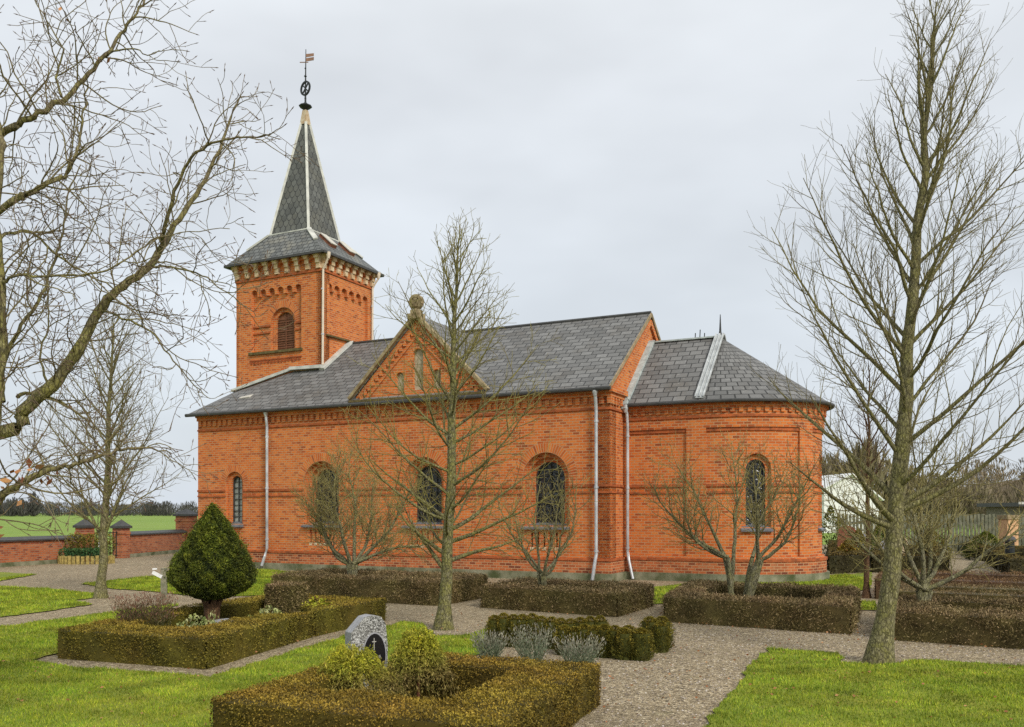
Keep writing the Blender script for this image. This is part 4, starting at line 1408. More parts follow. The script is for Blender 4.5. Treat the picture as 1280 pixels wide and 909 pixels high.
# left plot with the clipped yew
Lh, Fh, R1, R2 = np.array([-5.27, 10.27]), np.array([-3.28, 9.54]), np.array([-2.685, 12.03]), np.array([-1.96, 13.9])
Bh = Lh + (R2 - Fh)
plot = [Lh, Fh, R2, Bh]
plot_q = inner(plot, [0.55] * 4)
first = [Lh, Fh, R1, Lh + (R1 - Fh) * 1.0]
arms, q1 = ring_arms(first, [0.62, 0.60, 0.5, 0.5], skip=(2,))
hedge("grave_hedge", arms, 0.355, M['hedge_olive'], "olive brown clipped hedge on the left lawn, long front before the dark yew", 0.023, 7000, 0.024, gr)
second = [Lh + (R1 - Fh) * 1.0 + np.array([0.01, 0.03]), R1 + np.array([0.012, 0.035]), R2, Bh]
arms, q2 = ring_arms(second, [0.45, 0.55, 0.5, 0.5], skip=(0,))
hedge("grave_hedge", arms, 0.36, M['hedge_olive'], "olive clipped hedge behind the yew, running back beside the gravel towards the church", 0.024, 5000, 0.016, gr)
soil(inner(plot, [0.3] * 4), 0.03)

# low brown box hedges along the church
gb = "low brown hedges along the church wall"
def boxring(c, th, h, label, mat='hedge_box', size=0.04, dens=6000, fill=True, nm="box_hedge", grp=gb, amp=0.03):
    arms, q = ring_arms(c, th)
    o = hedge(nm, arms, h, M[mat], label, size, dens, amp, grp, 3.0, 0.26)
    if fill: soil(inner(c, [min(t, 0.2) for t in th]), 0.03)
    return o
ew, nw = np.array([0.8957, -0.4446]), np.array([0.4446, 0.8957])
h1 = np.array([-1.3, 16.0])
boxring([h1 - ew * 3.9, h1, h1 + nw * 1.85, h1 + nw * 1.85 - ew * 3.9], [0.55, 0.5, 0.5, 0.5], 0.45, "brown leafless hedge before the two left nave windows")
boxring([(-0.56, 15.72), (1.70, 14.3), (2.55, 16.0), (0.28, 17.3)], [0.5, 0.5, 0.5, 0.45], 0.40, "brown hedge before the right nave window, ending below the downpipes")
boxring([(2.33, 13.69), (4.69, 12.27), (5.92, 15.2), (3.35, 16.6)], [0.55, 0.42, 0.5, 0.5], 0.41, "brown hedge ring before the apse round the many-stemmed tree")
gc = "brown grave hedges right of the big tree"
boxring([(5.0, 11.75), (8.9, 9.3), (10.0, 11.4), (6.1, 13.9)], [0.6, 0.4, 0.45, 0.5], 0.40, "brown hedge on the gravel edge right of the big mossy tree", grp=gc)
boxring([(6.35, 14.6), (11.2, 11.9), (12.0, 13.4), (7.1, 16.2)], [0.45, 0.4, 0.45, 0.5], 0.42, "second brown hedge row behind the one on the gravel edge", 'hedge_box', 0.034, 2400, grp=gc)
boxring([(7.05, 17.3), (13.5, 13.8), (14.8, 16.2), (8.2, 19.4)], [0.5, 0.4, 0.45, 0.5], 0.44, "reddish copper beech hedge with a square end beside the narrow path", 'hedge_copper', 0.036, 2200, grp=gc)

# far grave plots to the right
gf = "far grave hedges beyond the apse"
far = [([G(1036, 718), G(1082, 716), G(1082, 700), G(1036, 702)], 0.52, "dark far hedge with a flat brown top right behind the apse"),
       ([G(1036, 699), G(1080, 698), G(1080, 690), G(1036, 691)], 0.5, "dark far hedge in the second row behind the apse"),
       ([G(1090, 716), G(1186, 718), G(1176, 702), G(1094, 702)], 0.5, "far green brown hedge left of the winding path"),
       ([G(1095, 701), G(1172, 700), G(1166, 690), G(1098, 691)], 0.5, "far hedge beyond the bench of hedges left of the winding path"),
       ([G(1262, 722), G(1360, 716), G(1310, 702), G(1232, 704)], 0.5, "far olive hedge right of the winding path with its corner towards the camera"),
       ([G(1228, 702), G(1330, 700), G(1290, 690), G(1205, 692)], 0.48, "far olive hedge in the second row right of the winding path"),
       ([G(1200, 690), G(1330, 690), G(1300, 683), G(1190, 683)], 0.5, "farthest brown hedge row before the wooden fence")]
for c, h, lb in far:
    arms, _ = ring_arms(c, [0.45, 0.4, 0.45, 0.4])
    hedge("far_hedge", arms, h, M['hedge_far'], lb, 0.055, 900, 0.03, gf, 2)

# ------------------------------------------------------------------ shrubs and small plants
def blob_leaves(L_, c, rad, n, size, uvy_fn, lumps=0.12, kk=6, stick=0.5, aspect=0.5):
    d = unit(rng.normal(size=(n, 3)))
    r = 0.80 + 0.2 * rng.random(n) ** 0.5
    P = d * np.asarray(rad) * r[:, None]
    P *= (1 + wob(d * 1.0, kk * 0.35, lumps))[:, None]
    P += np.asarray(c)
    P[:, 2] = np.maximum(P[:, 2], 0.02)
    L_.add(P, d, size, uvy_fn(d), stick=stick, aspect=aspect)


def yew_tree(x, y, H, Rm):
    root = empty("yew_tree", (x, y, 0), 0, "dark green clipped yew with a pointed dome crown behind the left grave hedge", "tree")
    mb = MB()
    for i in range(6):
        a = i * 1.05
        mb.tube([(0.05 * math.cos(a), 0.05 * math.sin(a), 0), (0.06 * math.cos(a), 0.06 * math.sin(a), 0.42), (0.22 * math.cos(a), 0.22 * math.sin(a), 0.75)], [0.06, 0.05, 0.02], 6)
    mb.build("trunk", M['bark_red'], root)
    L_ = Leaves()
    z0 = 0.54
    prof_z = np.array([0.0, 0.07, 0.17, 0.27, 0.42, 0.6, 0.8, 0.93, 1.0]); prof_r = np.array([0.36, 0.74, 0.97, 1.0, 0.88, 0.66, 0.38, 0.16, 0.02])
    n = 80000
    t = rng.random(n) ** 1.15; a = rng.uniform(0, 2 * np.pi, n)
    r = np.interp(t, prof_z, prof_r) * Rm
    lump = np.sin(a * 5 + t * 13 + 2 * np.sin(t * 9 + a * 2)) * 0.5 + np.sin(a * 9 - t * 27 + 1.3) * 0.35 + np.sin(a * 17 + t * 41) * 0.25
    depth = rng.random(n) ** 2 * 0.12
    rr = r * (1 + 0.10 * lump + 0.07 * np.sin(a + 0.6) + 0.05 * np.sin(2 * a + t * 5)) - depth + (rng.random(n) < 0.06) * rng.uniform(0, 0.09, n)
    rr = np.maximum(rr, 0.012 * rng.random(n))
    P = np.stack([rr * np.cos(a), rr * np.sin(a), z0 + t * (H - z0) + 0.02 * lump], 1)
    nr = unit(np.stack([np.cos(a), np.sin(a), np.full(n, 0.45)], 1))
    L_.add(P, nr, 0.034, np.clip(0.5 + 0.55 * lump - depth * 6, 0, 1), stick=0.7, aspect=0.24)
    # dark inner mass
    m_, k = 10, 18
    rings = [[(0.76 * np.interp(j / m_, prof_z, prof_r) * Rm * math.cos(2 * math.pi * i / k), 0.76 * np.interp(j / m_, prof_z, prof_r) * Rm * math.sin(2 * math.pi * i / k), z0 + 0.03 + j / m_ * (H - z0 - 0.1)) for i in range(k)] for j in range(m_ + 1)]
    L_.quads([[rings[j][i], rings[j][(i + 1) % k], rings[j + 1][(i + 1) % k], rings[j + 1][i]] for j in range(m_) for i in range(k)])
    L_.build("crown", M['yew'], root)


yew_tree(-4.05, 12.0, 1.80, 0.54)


def cypress(x, y, H, Rm, label, weep, bare):
    root = empty("golden_cypress", (x, y, 0), 0, label, "shrub", "golden cypresses in the near grave plot")
    st_ = MB(); st_.tube([(0, 0, 0), (0.01, 0.005, H * 0.5), (0.0, 0.02, H * 0.85)], [0.016, 0.012, 0.006], 6)
    st_.build("stem", M['rust'], root)
    L_ = Leaves()
    for i in range(520 if not weep else 480):
        a = rng.uniform(0, 2 * np.pi); t = rng.random() ** 0.8
        out = Rm * (0.25 + 0.78 * rng.random())
        z0 = H * (0.45 + 0.45 * rng.random()); ztip = max(bare, H * (1.0 - 0.62 * (out / Rm) ** 2) * rng.uniform(0.75, 1.03))
        drop = (0.10 + 0.30 * rng.random()) * H * (1.3 if weep else 0.7)
        k = 26
        s = np.linspace(0, 1, k)
        rad = out * np.sin(np.minimum(s * 1.25, 1) * np.pi / 2)
        zz = z0 + (ztip - z0) * np.sin(np.minimum(s / 0.62, 1) * np.pi / 2) - drop * np.clip((s - 0.62) / 0.38, 0, 1) ** 1.5
        P = np.stack([rad * np.cos(a), rad * np.sin(a), np.maximum(zz, 0.02)], 1) + rng.normal(0, 0.008, (k, 3))
        P = P[6:]
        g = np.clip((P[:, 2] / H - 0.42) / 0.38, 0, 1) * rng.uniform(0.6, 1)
        dr = np.gradient(P, axis=0)
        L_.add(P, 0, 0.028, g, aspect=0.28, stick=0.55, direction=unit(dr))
        L_.add(P + rng.normal(0, 0.013, P.shape), 0, 0.024, g, aspect=0.3, stick=0.7, direction=unit(dr))
    L_.build("foliage", M['juniper'], root)


cypress(-1.33, 7.42, 0.60, 0.42, "yellow green cypress mound in the front hedge plot, left in front of the gravestone", False, 0.05)
cypress(-0.82, 7.75, 0.71, 0.33, "weeping yellow green cypress on a thin red stem, right of the gravestone", True, 0.30)

# dwarf conifers behind the near hedge
gd_ = "dwarf conifers in a double row beside the path"
spots = []
for i in range(12):
    spots.append((-0.22 + i * 0.118, 11.25 - i * 0.035, 0.38 + 0.05 * rng.random() + (0.03 if i in (2, 4, 11) else 0.0), 0.112))
for i in range(6):
    spots.append((0.62 + i * 0.115, 10.55 - i * 0.045, 0.34 + 0.05 * rng.random(), 0.115))
spots += [(1.30, 10.25, 0.36, 0.14), (1.48, 10.18, 0.37, 0.14), (1.38, 10.5, 0.36, 0.12), (1.70, 10.95, 0.41, 0.13), (1.86, 11.05, 0.40, 0.14), (1.80, 10.75, 0.38, 0.11)]
proto = None
def dwarf(x, y, h, r, lb):
    global proto
    sc_h, sc_r = h / 0.40, r / 0.10
    if proto is None:
        L_ = Leaves()
        n = 2600
        t = rng.random(n); a = rng.uniform(0, 2 * np.pi, n)
        rr = 0.10 * np.interp(t, [0, 0.15, 0.6, 0.9, 1], [0.7, 1.0, 0.95, 0.6, 0.15]) * (1 + 0.2 * np.sin(a * 4 + t * 9)) * (0.7 + 0.45 * rng.random(n))
        P = np.stack([rr * np.cos(a), rr * np.sin(a), 0.02 + t * 0.38], 1)
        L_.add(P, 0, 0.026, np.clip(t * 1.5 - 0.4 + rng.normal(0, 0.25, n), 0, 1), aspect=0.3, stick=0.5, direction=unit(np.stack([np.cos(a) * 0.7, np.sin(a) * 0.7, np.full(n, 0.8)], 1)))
        k = 10
        rg = [[(0.075 * math.cos(2 * math.pi * i / k), 0.075 * math.sin(2 * math.pi * i / k), z) for i in range(k)] for z in (0, 0.2, 0.34)]
        L_.quads([[rg[j][i], rg[j][(i + 1) % k], rg[j + 1][(i + 1) % k], rg[j + 1][i]] for j in range(2) for i in range(k)])
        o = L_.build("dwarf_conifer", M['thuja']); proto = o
    else:
        o = proto.copy(); col.objects.link(o)
    o.location = (x, y, 0); o.scale = (sc_r, sc_r, sc_h); o.rotation_euler = (0, 0, rng.uniform(0, 6.28))
    tag(o, lb, "shrub", gd_)
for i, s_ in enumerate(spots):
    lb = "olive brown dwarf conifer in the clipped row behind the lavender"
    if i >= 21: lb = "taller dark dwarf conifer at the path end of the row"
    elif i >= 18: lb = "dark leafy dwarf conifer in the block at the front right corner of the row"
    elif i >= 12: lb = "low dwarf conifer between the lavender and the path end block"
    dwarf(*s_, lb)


def stems_plant(name, x, y, h, r, n, mat, label, cat, lean=0.35, w=0.006, group=None, leaf=0.02, topfrom=0.6, per=9):
    L_ = Leaves()
    a = rng.uniform(0, 2 * np.pi, n); rb = r * 0.35 * np.sqrt(rng.random(n)); rt = r * np.sqrt(rng.random(n))
    hh = h * rng.uniform(0.6, 1.05, n)
    base = np.stack([rb * np.cos(a), rb * np.sin(a), np.zeros(n)], 1); a2 = a + rng.normal(0, 0.4, n)
    tip = np.stack([rt * np.cos(a2), rt * np.sin(a2), hh], 1)
    for k in range(per):
        f = (k + rng.random(n)) / per
        P = base + (tip - base) * f[:, None] ** 1.0
        P[:, :2] += rng.normal(0, 0.006, (n, 2))
        L_.add(P, 0, leaf * 1.0, np.clip((f - topfrom) / (1 - topfrom) + 0.02, 0, 1), aspect=0.28, stick=0.35, direction=unit(tip - base))
    o = L_.build(name, M[mat])
    o.location = (x, y, 0.0)
    return tag(o, label, cat, group)


gl = "lavender clumps behind the near hedge"
stems_plant("lavender", -0.25, 10.0, 0.36, 0.24, 260, 'lavender', "greyish lavender clump at the lawn corner, leftmost behind the near hedge", "plant", group=gl, leaf=0.034)
stems_plant("lavender", 0.22, 9.75, 0.46, 0.28, 270, 'lavender', "tall grey lavender clump in the middle behind the near hedge", "plant", group=gl, leaf=0.034)
stems_plant("lavender", 0.72, 9.45, 0.38, 0.30, 330, 'lavender', "green grey lavender clump beside the path, rightmost behind the near hedge", "plant", group=gl, leaf=0.034)
stems_plant("heather", -4.68, 11.3, 0.66, 0.42, 1100, 'heather', "reddish brown heather with upright stems left of the yew", "plant", leaf=0.034, topfrom=0.72)
px_, py_ = -3.0, 13.0
# square brown box shrub
L_ = Leaves(); hedge_into(L_, [([(-3.72, 13.35), (-3.27, 13.2), (-3.12, 13.65), (-3.57, 13.8)], (1, 1, 1, 1))], 0.62, 0.028, 5200, 0.02, 1.6)
tag(L_.build("box_shrub", M['hedge_box']), "square brown clipped shrub standing behind the variegated plant", "shrub")
def leafy(name, x, y, h, r, n, size, mat, label, fn=lambda d: np.clip(d[:, 2], 0, 1)):
    L_ = Leaves(); blob_leaves(L_, (0, 0, h * 0.5), (r, r, h * 0.55), n, size, fn, 0.2, aspect=0.6, stick=0.3)
    o = L_.build(name, M[mat]); o.location = (x, y, 0.03)
    return tag(o, label, "plant")
leafy("variegated_plant", -3.30, 12.1, 0.36, 0.17, 520, 0.05, 'variegated', "cream and green variegated plant beside the flat grave slab")
leafy("variegated_plant", -4.05, 11.35, 0.33, 0.22, 420, 0.045, 'variegated', "low pale variegated leaves in front of the yew trunk")
leafy("ground_cover_plant", -3.55, 12.25, 0.22, 0.28, 500, 0.045, 'green_leaf', "dark green ivy-like plant between grave slab and variegated plant")
leafy("flower_plant", -2.75, 12.65, 0.42, 0.26, 420, 0.045, 'juniper', "yellow upright plant inside the back corner of the olive hedge")
stems_plant("young_shoot", -3.87, 11.5, 0.42, 0.07, 26, 'variegated', "small pale green upright shoots before the yew trunk", "plant", leaf=0.05, per=7, topfrom=0.3)
stems_plant("cone_flower", -0.12, 7.15, 0.38, 0.08, 14, 'lavender', "few pale dry stems at the inner edge of the near hedge", "plant", leaf=0.03)

# ------------------------------------------------------------------ grave furniture
gs = empty("gravestone", (-1.37, 8.36, 0), R(33), "grey speckled granite gravestone with an oval black plaque and a small cross", "gravestone")
gs.scale = (0.84, 0.9, 0.97)
mb = MB()
pts = [(-0.215, 0), (0.215, 0), (0.225, 0.45), (0.20, 0.66), (0.145, 0.735), (0.03, 0.755), (-0.06, 0.74), (-0.215, 0.60)]
k = len(pts); tris = tessellate_polygon([[Vector((a, b, 0)) for a, b in pts]])
yf, yb2 = -0.075, 0.085
mb.add([(a, yf, b) for a, b in pts] + [(a, yb2, b) for a, b in pts], [tuple(t) for t in tris] + [tuple(k + i for i in reversed(t)) for t in tris])
mb.build("stone_face", M['granite'], gs)
mb = MB(); mb.add([(a, yf + 0.001, b) for a, b in pts] + [(a, yb2 - 0.001, b) for a, b in pts], [(i, (i + 1) % k, k + (i + 1) % k, k + i) for i in range(k)])
mb.build("stone_edge", M['granite_side'], gs)
def oval(cx, cz, rx, rz_, y0, y1, n=28):
    mb = MB(); p = [(cx + rx * math.cos(2 * math.pi * i / n), cz + rz_ * math.sin(2 * math.pi * i / n)) for i in range(n)]
    mb.add([(a, y0, b) for a, b in p] + [(a, y1, b) for a, b in p], [tuple(range(n)), tuple(range(2 * n - 1, n - 1, -1))] + [(i, (i + 1) % n, n + (i + 1) % n, n + i) for i in range(n)])
    return mb
rim = oval(0.06, 0.36, 0.145, 0.23, yf - 0.006, yf + 0.01).build("plaque_rim", M['granite_side'], gs)
pq = oval(0.06, 0.36, 0.132, 0.217, yf - 0.012, yf).build("plaque", M['black_granite'], gs)
mb = MB(); mb.box(0.047, 0.055, yf - 0.017, yf - 0.011, 0.42, 0.535); mb.box(0.026, 0.076, yf - 0.0172, yf - 0.0112, 0.497, 0.505)
mb.build("cross", M['silver'], pq)
tcv = bpy.data.curves.new("lettering", 'FONT'); tcv.body = "ROSE"; tcv.size = 0.046; tcv.extrude = 0.002; tcv.align_x = 'CENTER'
tmp_ = bpy.data.objects.new("lettering_curve", tcv)
lm = bpy.data.meshes.new_from_object(tmp_); bpy.data.objects.remove(tmp_)
lt = link_mesh("lettering", lm, M['silver'], pq); lm.materials.clear(); lm.materials.append(M['silver'])
lt.location = (0.085, yf - 0.014, 0.325); lt.rotation_euler = (R(90), R(-14), 0)

sl = MB(); sl.lathe([(0.20, 0.0), (0.21, 0.09), (0.19, 0.13), (0.10, 0.15)], (0, 0, 0), 14)
o = sl.build("grave_slab", M['granite_side']); o.location = (-3.72, 11.65, 0.14); o.scale = (1.15, 0.7, 1); o.rotation_euler = (R(12), 0, 0)
tag(o, "flat grey blue grave slab lying among plants before the yew", "gravestone")

# wooden tap post with a small white tap board
tp_ = empty("tap_post", (*G(205, 752), 0), R(15), "grey weathered wooden post with a small white board beside the path", "post")
mb = MB(); mb.box(-0.055, 0.055, -0.05, 0.05, 0, 0.62); mb.bar((-0.055, 0, 0.62), (0.055, 0, 0.62), 0.1, 0.03)
mb.build("post", M['wood_grey'], tp_)
mb = MB(); mb.bar((-0.20, -0.02, 0.56), (-0.03, -0.07, 0.47), 0.03, 0.06); mb.bar((-0.20, -0.03, 0.62), (-0.12, -0.04, 0.625), 0.03, 0.03); mb.build("board", M['white_paint'], tp_)

# ------------------------------------------------------------------ trees
class Tubes:
    def __init__(self): self.V, self.Fc, self.UV, self.n = [], [], [], 0

    def add(self, path, rad, k, u0, u1, v):
        path = np.asarray(path, float); rad = np.asarray(rad, float)
        n = len(path)
        d = unit(np.gradient(path, axis=0))
        ref = np.array([0.31, 0.17, 0.93]) if abs(d[0][2]) < 0.85 else np.array([0.95, 0.2, 0.1])
        a = unit(np.cross(d, ref)); b = np.cross(d, a)
        th = np.arange(k) * 2 * np.pi / k
        ring = path[:, None, :] + rad[:, None, None] * (a[:, None, :] * np.cos(th)[None, :, None] + b[:, None, :] * np.sin(th)[None, :, None])
        i, j = np.meshgrid(np.arange(n - 1), np.arange(k), indexing='ij')
        j2 = (j + 1) % k
        f = np.stack([i * k + j, i * k + j2, (i + 1) * k + j2, (i + 1) * k + j], -1).reshape(-1, 4) + self.n
        uu = u0 + (u1 - u0) * np.arange(n) / (n - 1)
        uv = np.stack([np.stack([uu[i], np.full(i.shape, v)], -1), np.stack([uu[i], np.full(i.shape, v)], -1),
                       np.stack([uu[i + 1], np.full(i.shape, v)], -1), np.stack([uu[i + 1], np.full(i.shape, v)], -1)], 2).reshape(-1, 4, 2)
        self.V.append(ring.reshape(-1, 3)); self.Fc.append(f); self.UV.append(uv); self.n += n * k

    def build(self, name, mat, parent=None):
        return np_mesh(name, np.concatenate(self.V), np.concatenate(self.Fc), np.concatenate(self.UV), mat, parent, smooth=True)


def wander(p0, d0, length, n, amp, trop, ts):
    """a crooked growing line: amp = crookedness, trop = direction it bends towards"""
    p = np.array(p0, float); d = np.array(d0, float)
    out = [p.copy()]
    st_ = length / (n - 1)
    for i in range(n - 1):
        d = d + rng.normal(0, amp, 3) + np.asarray(trop) * ts
        d /= np.linalg.norm(d)
        p = p + d * st_
        out.append(p.copy())
    return np.array(out)


def at_path(path, t):
    x = t * (len(path) - 1); i = min(int(x), len(path) - 2); f = x - i
    return path[i] * (1 - f) + path[i + 1] * f, unit(path[i + 1] - path[i])


def turn(d, ang, az):
    ref = np.array([0, 0, 1.0]) if abs(d[2]) < 0.9 else np.array([1.0, 0, 0])
    a = unit(np.cross(d, ref)); b = np.cross(d, a)
    return unit(d * math.cos(ang) + (a * math.cos(az) + b * math.sin(az)) * math.sin(ang))


def side_shoots(T, path, r_at, level, sp):
    """grow the next order of branches along path"""
    if level >= len(sp): return
    s = sp[level]
    plen = float(np.sum(np.linalg.norm(np.diff(path, axis=0), axis=1)))
    n = int(plen * s['per_m'] * rng.uniform(0.85, 1.15)) + (1 if level < 2 else 0)
    az = rng.uniform(0, 6.28)
    for i in range(n):
        t = s.get('t0', 0.15) + (0.99 - s.get('t0', 0.15)) * (i + rng.random()) / max(n, 1)
        p, d = at_path(path, t)
        az += 2.4 + rng.normal(0, 0.5)
        ang = R(s['ang']) * rng.uniform(0.75, 1.25)
        nd = turn(d, ang, az)
        nd = unit(nd + np.asarray(s.get('bias', (0, 0, 0))))
        ln = s['len'] * (1 - s.get('fall', 0.5) * t) * rng.uniform(0.55, 1.2)
        if s.get('rel'): ln *= plen
        m_ = s.get('seg', 5)
        q = wander(p, nd, ln, m_, s['amp'], s.get('trop', (0, 0, 1)), s.get('ts', 0.08))
        r0 = min(r_at(t) * 0.68, s['r'] * (0.6 + 0.4 * ln / max(s['len'], 1e-3)) if not s.get('rel') else s['r'] * (0.5 + ln))
        rt = max(s.get('rt', 0.0018), r0 * 0.25)
        rad = np.linspace(r0, rt, m_)
        u = s['u']
        T.add(q, rad, s['k'], u, min(1, u + 0.25), rng.random())
        if s.get('bud'):
            T.add([q[-1], q[-1] + unit(q[-1] - q[-2]) * 0.012, q[-1] + unit(q[-1] - q[-2]) * 0.03], [rt, s['bud'], 0.0006], 4, 1, 1, 0.0)
        side_shoots(T, q, lambda tt_, r0=r0, rt=rt: r0 + (rt - r0) * tt_, level + 1, sp)


def young_tree(name, base, top, r0, h1, nprim, prof, sp, label, mat, lean=(0, 0, 0), prim_ang=(50, 28), low=(), flare=1.35, group=None, rp=0.42, wind=0.0, cat="tree"):
    """straight-leadered tree with ascending branches"""
    root = empty(name, (base[0], base[1], 0), 0, label, cat, group)
    H = top[2]; n = 16
    tz = np.linspace(0, 1, n)
    P = np.stack([(top[0] - base[0]) * tz ** 0.85, (top[1] - base[1]) * tz, H * tz], 1)
    P[1:, :2] += rng.normal(0, 0.012, (n - 1, 2)) * (H / 5)
    rad = r0 * (1 - tz) ** 0.82 + 0.006
    rad[0] *= flare
    T0 = Tubes()
    # finer path for the bark-bearing stem
    tf = np.linspace(0, 1, 60)
    Pf = np.stack([np.interp(tf, tz, P[:, i]) for i in range(3)], 1)
    Rf = np.interp(tf, tz, rad); Rf *= 1 + rng.normal(0, 0.025, 60); Rf *= 1 + 0.40 * np.exp(-tf * H / 0.13); Rf[0] = Rf[1] * 1.22
    Pf[0, 2] = -0.05
    T0.add(Pf, Rf, 12, 0.0, 0.35, 0.3)
    T0.build("trunk", M[mat], root)
    T = Tubes()
    az = rng.uniform(0, 6.28)
    for i in range(nprim):
        t = h1 + (0.985 - h1) * ((i + 0.3 + 0.5 * rng.random()) / nprim) ** 0.85
        p, d = at_path(P, t)
        az += 2.4 + rng.normal(0, 0.35)
        f = (t - h1) / (1 - h1)
        ang = R(prim_ang[0] + (prim_ang[1] - prim_ang[0]) * f) * rng.uniform(0.85, 1.15)
        nd = unit(np.array([math.cos(az) * math.sin(ang) + wind, math.sin(az) * math.sin(ang), math.cos(ang)]))
        ln = np.interp(f, prof[0], prof[1]) * rng.uniform(0.75, 1.12)
        m_ = 10
        q = wander(p, nd, ln, m_, 0.075, (wind * 1.2, 0, 1), 0.055)
        rs = min(np.interp(t, tz, rad) * 0.62, rp * r0 * (0.35 + 0.65 * ln / max(prof[1])))
        rr = np.linspace(rs, 0.0035, m_)
        T.add(q, rr, 7, 0.12, 0.75, rng.random())
        side_shoots(T, q, lambda tt_, rs=rs: rs + (0.0035 - rs) * tt_, 0, sp)
    for (t, azd, angd, ln) in low:
        p, d = at_path(P, t)
        nd = np.array([math.cos(R(azd)) * math.sin(R(angd)), math.sin(R(azd)) * math.sin(R(angd)), math.cos(R(angd))])
        q = wander(p, nd, ln, 10, 0.07, (0, 0, 1), 0.04)
        rr = np.linspace(np.interp(t, tz, rad) * 0.45, 0.004, 10)
        T.add(q, rr, 7, 0.05, 0.6, rng.random())
        side_shoots(T, q, lambda tt_, rs=rr[0]: rs + (0.0035 - rs) * tt_, 0, sp)
    T.build("crown", M[mat], root)
    return root


sp_big = [dict(per_m=7.5, ang=36, len=0.42, rel=True, fall=0.5, amp=0.07, trop=(0.15, 0, 1), ts=0.08, r=0.0058, rt=0.0021, k=5, u=0.5, seg=7, t0=0.10),
          dict(per_m=8.5, ang=35, len=0.34, fall=0.4, amp=0.08, trop=(0.15, 0, 1), ts=0.09, r=0.0031, rt=0.0016, k=4, u=0.8, seg=5, t0=0.12),
          dict(per_m=3.5, ang=38, len=0.13, fall=0.3, amp=0.06, ts=0.08, r=0.0028, rt=0.0018, k=3, u=0.95, seg=3, t0=0.3)]
bx, by = G(1098, 829)
young_tree("bare_tree", (bx, by), (bx + 0.74, by + 0.2, 7.55), 0.102, 0.24, 46,
           ([0, 0.1, 0.35, 0.6, 0.85, 1.0], [2.2, 2.45, 2.2, 1.6, 0.95, 0.55]), sp_big,
           "tall bare tree with a mossy trunk at the path edge, right foreground", 'bark_green',
           prim_ang=(50, 24), low=((0.20, 185, 72, 1.5), (0.215, 60, 62, 1.7), (0.23, -20, 55, 1.9), (0.24, 150, 50, 2.2), (0.21, 215, 60, 1.9), (0.225, 0, 70, 2.2)), wind=0.06, rp=0.27)
sp_mid = [dict(per_m=7.0, ang=40, len=0.44, rel=True, fall=0.45, amp=0.09, trop=(0.12, 0, 1), ts=0.05, r=0.007, rt=0.003, k=5, u=0.45, seg=7, t0=0.12),
          dict(per_m=7.5, ang=40, len=0.28, fall=0.4, amp=0.10, trop=(0.12, 0, 1), ts=0.06, r=0.004, rt=0.0024, k=4, u=0.7, seg=5, t0=0.15),
          dict(per_m=3.5, ang=38, len=0.12, fall=0.3, amp=0.06, ts=0.08, r=0.003, rt=0.002, k=3, u=0.9, seg=3, t0=0.3)]
bx, by = G(554, 787)
young_tree("bare_tree", (bx, by), (bx + 0.2, by + 0.25, 5.72), 0.09, 0.19, 46,
           ([0, 0.15, 0.4, 0.65, 0.85, 1.0], [1.75, 1.85, 1.65, 1.3, 0.9, 0.45]), sp_mid,
           "slender bare tree with a green trunk on gravel in front of the church gable", 'bark_mid',
           prim_ang=(74, 26), low=((0.145, 172, 44, 1.25), (0.17, 10, 66, 1.3), (0.19, 200, 70, 1.1), (0.22, -8, 76, 1.7), (0.25, 12, 72, 1.8), (0.28, 170, 74, 1.5)), wind=0.05, rp=0.27)
bx, by = G(126, 748)
young_tree("bare_tree", (bx, by), (bx + 0.15, by + 0.2, 5.6), 0.085, 0.22, 40,
           ([0, 0.2, 0.5, 0.8, 1.0], [2.3, 2.2, 1.6, 1.0, 0.5]),
           [dict(per_m=6.5, ang=42, len=0.42, rel=True, fall=0.5, amp=0.09, ts=0.06, r=0.0085, rt=0.0032, k=5, u=0.45, seg=7, t0=0.12),
            dict(per_m=8.5, ang=40, len=0.34, fall=0.4, amp=0.10, ts=0.05, r=0.0046, rt=0.0026, k=3, u=0.7, seg=5, t0=0.15)],
           "bare forked tree on the gravel near the churchyard gate, left", 'bark_green', prim_ang=(55, 30), rp=0.3,
           low=((0.2, 170, 30, 2.0), (0.21, -10, 32, 2.1), (0.22, 80, 35, 1.9)))
bx, by = G(1083, 748)
young_tree("bare_tree", (bx, by), (bx + 0.05, by, 4.6), 0.05, 0.42, 18, ([0, 0.4, 1.0], [1.5, 1.2, 0.5]),
           [dict(per_m=6, ang=40, len=0.42, rel=True, fall=0.5, amp=0.09, ts=0.06, r=0.010, rt=0.004, k=4, u=0.45, seg=6, t0=0.12),
            dict(per_m=5, ang=40, len=0.3, fall=0.4, amp=0.10, ts=0.05, r=0.006, rt=0.0034, k=3, u=0.7, seg=4, t0=0.15)],
           "thin reddish trunked tree behind the big tree, beside the copper hedge", 'bark_red', prim_ang=(50, 30))


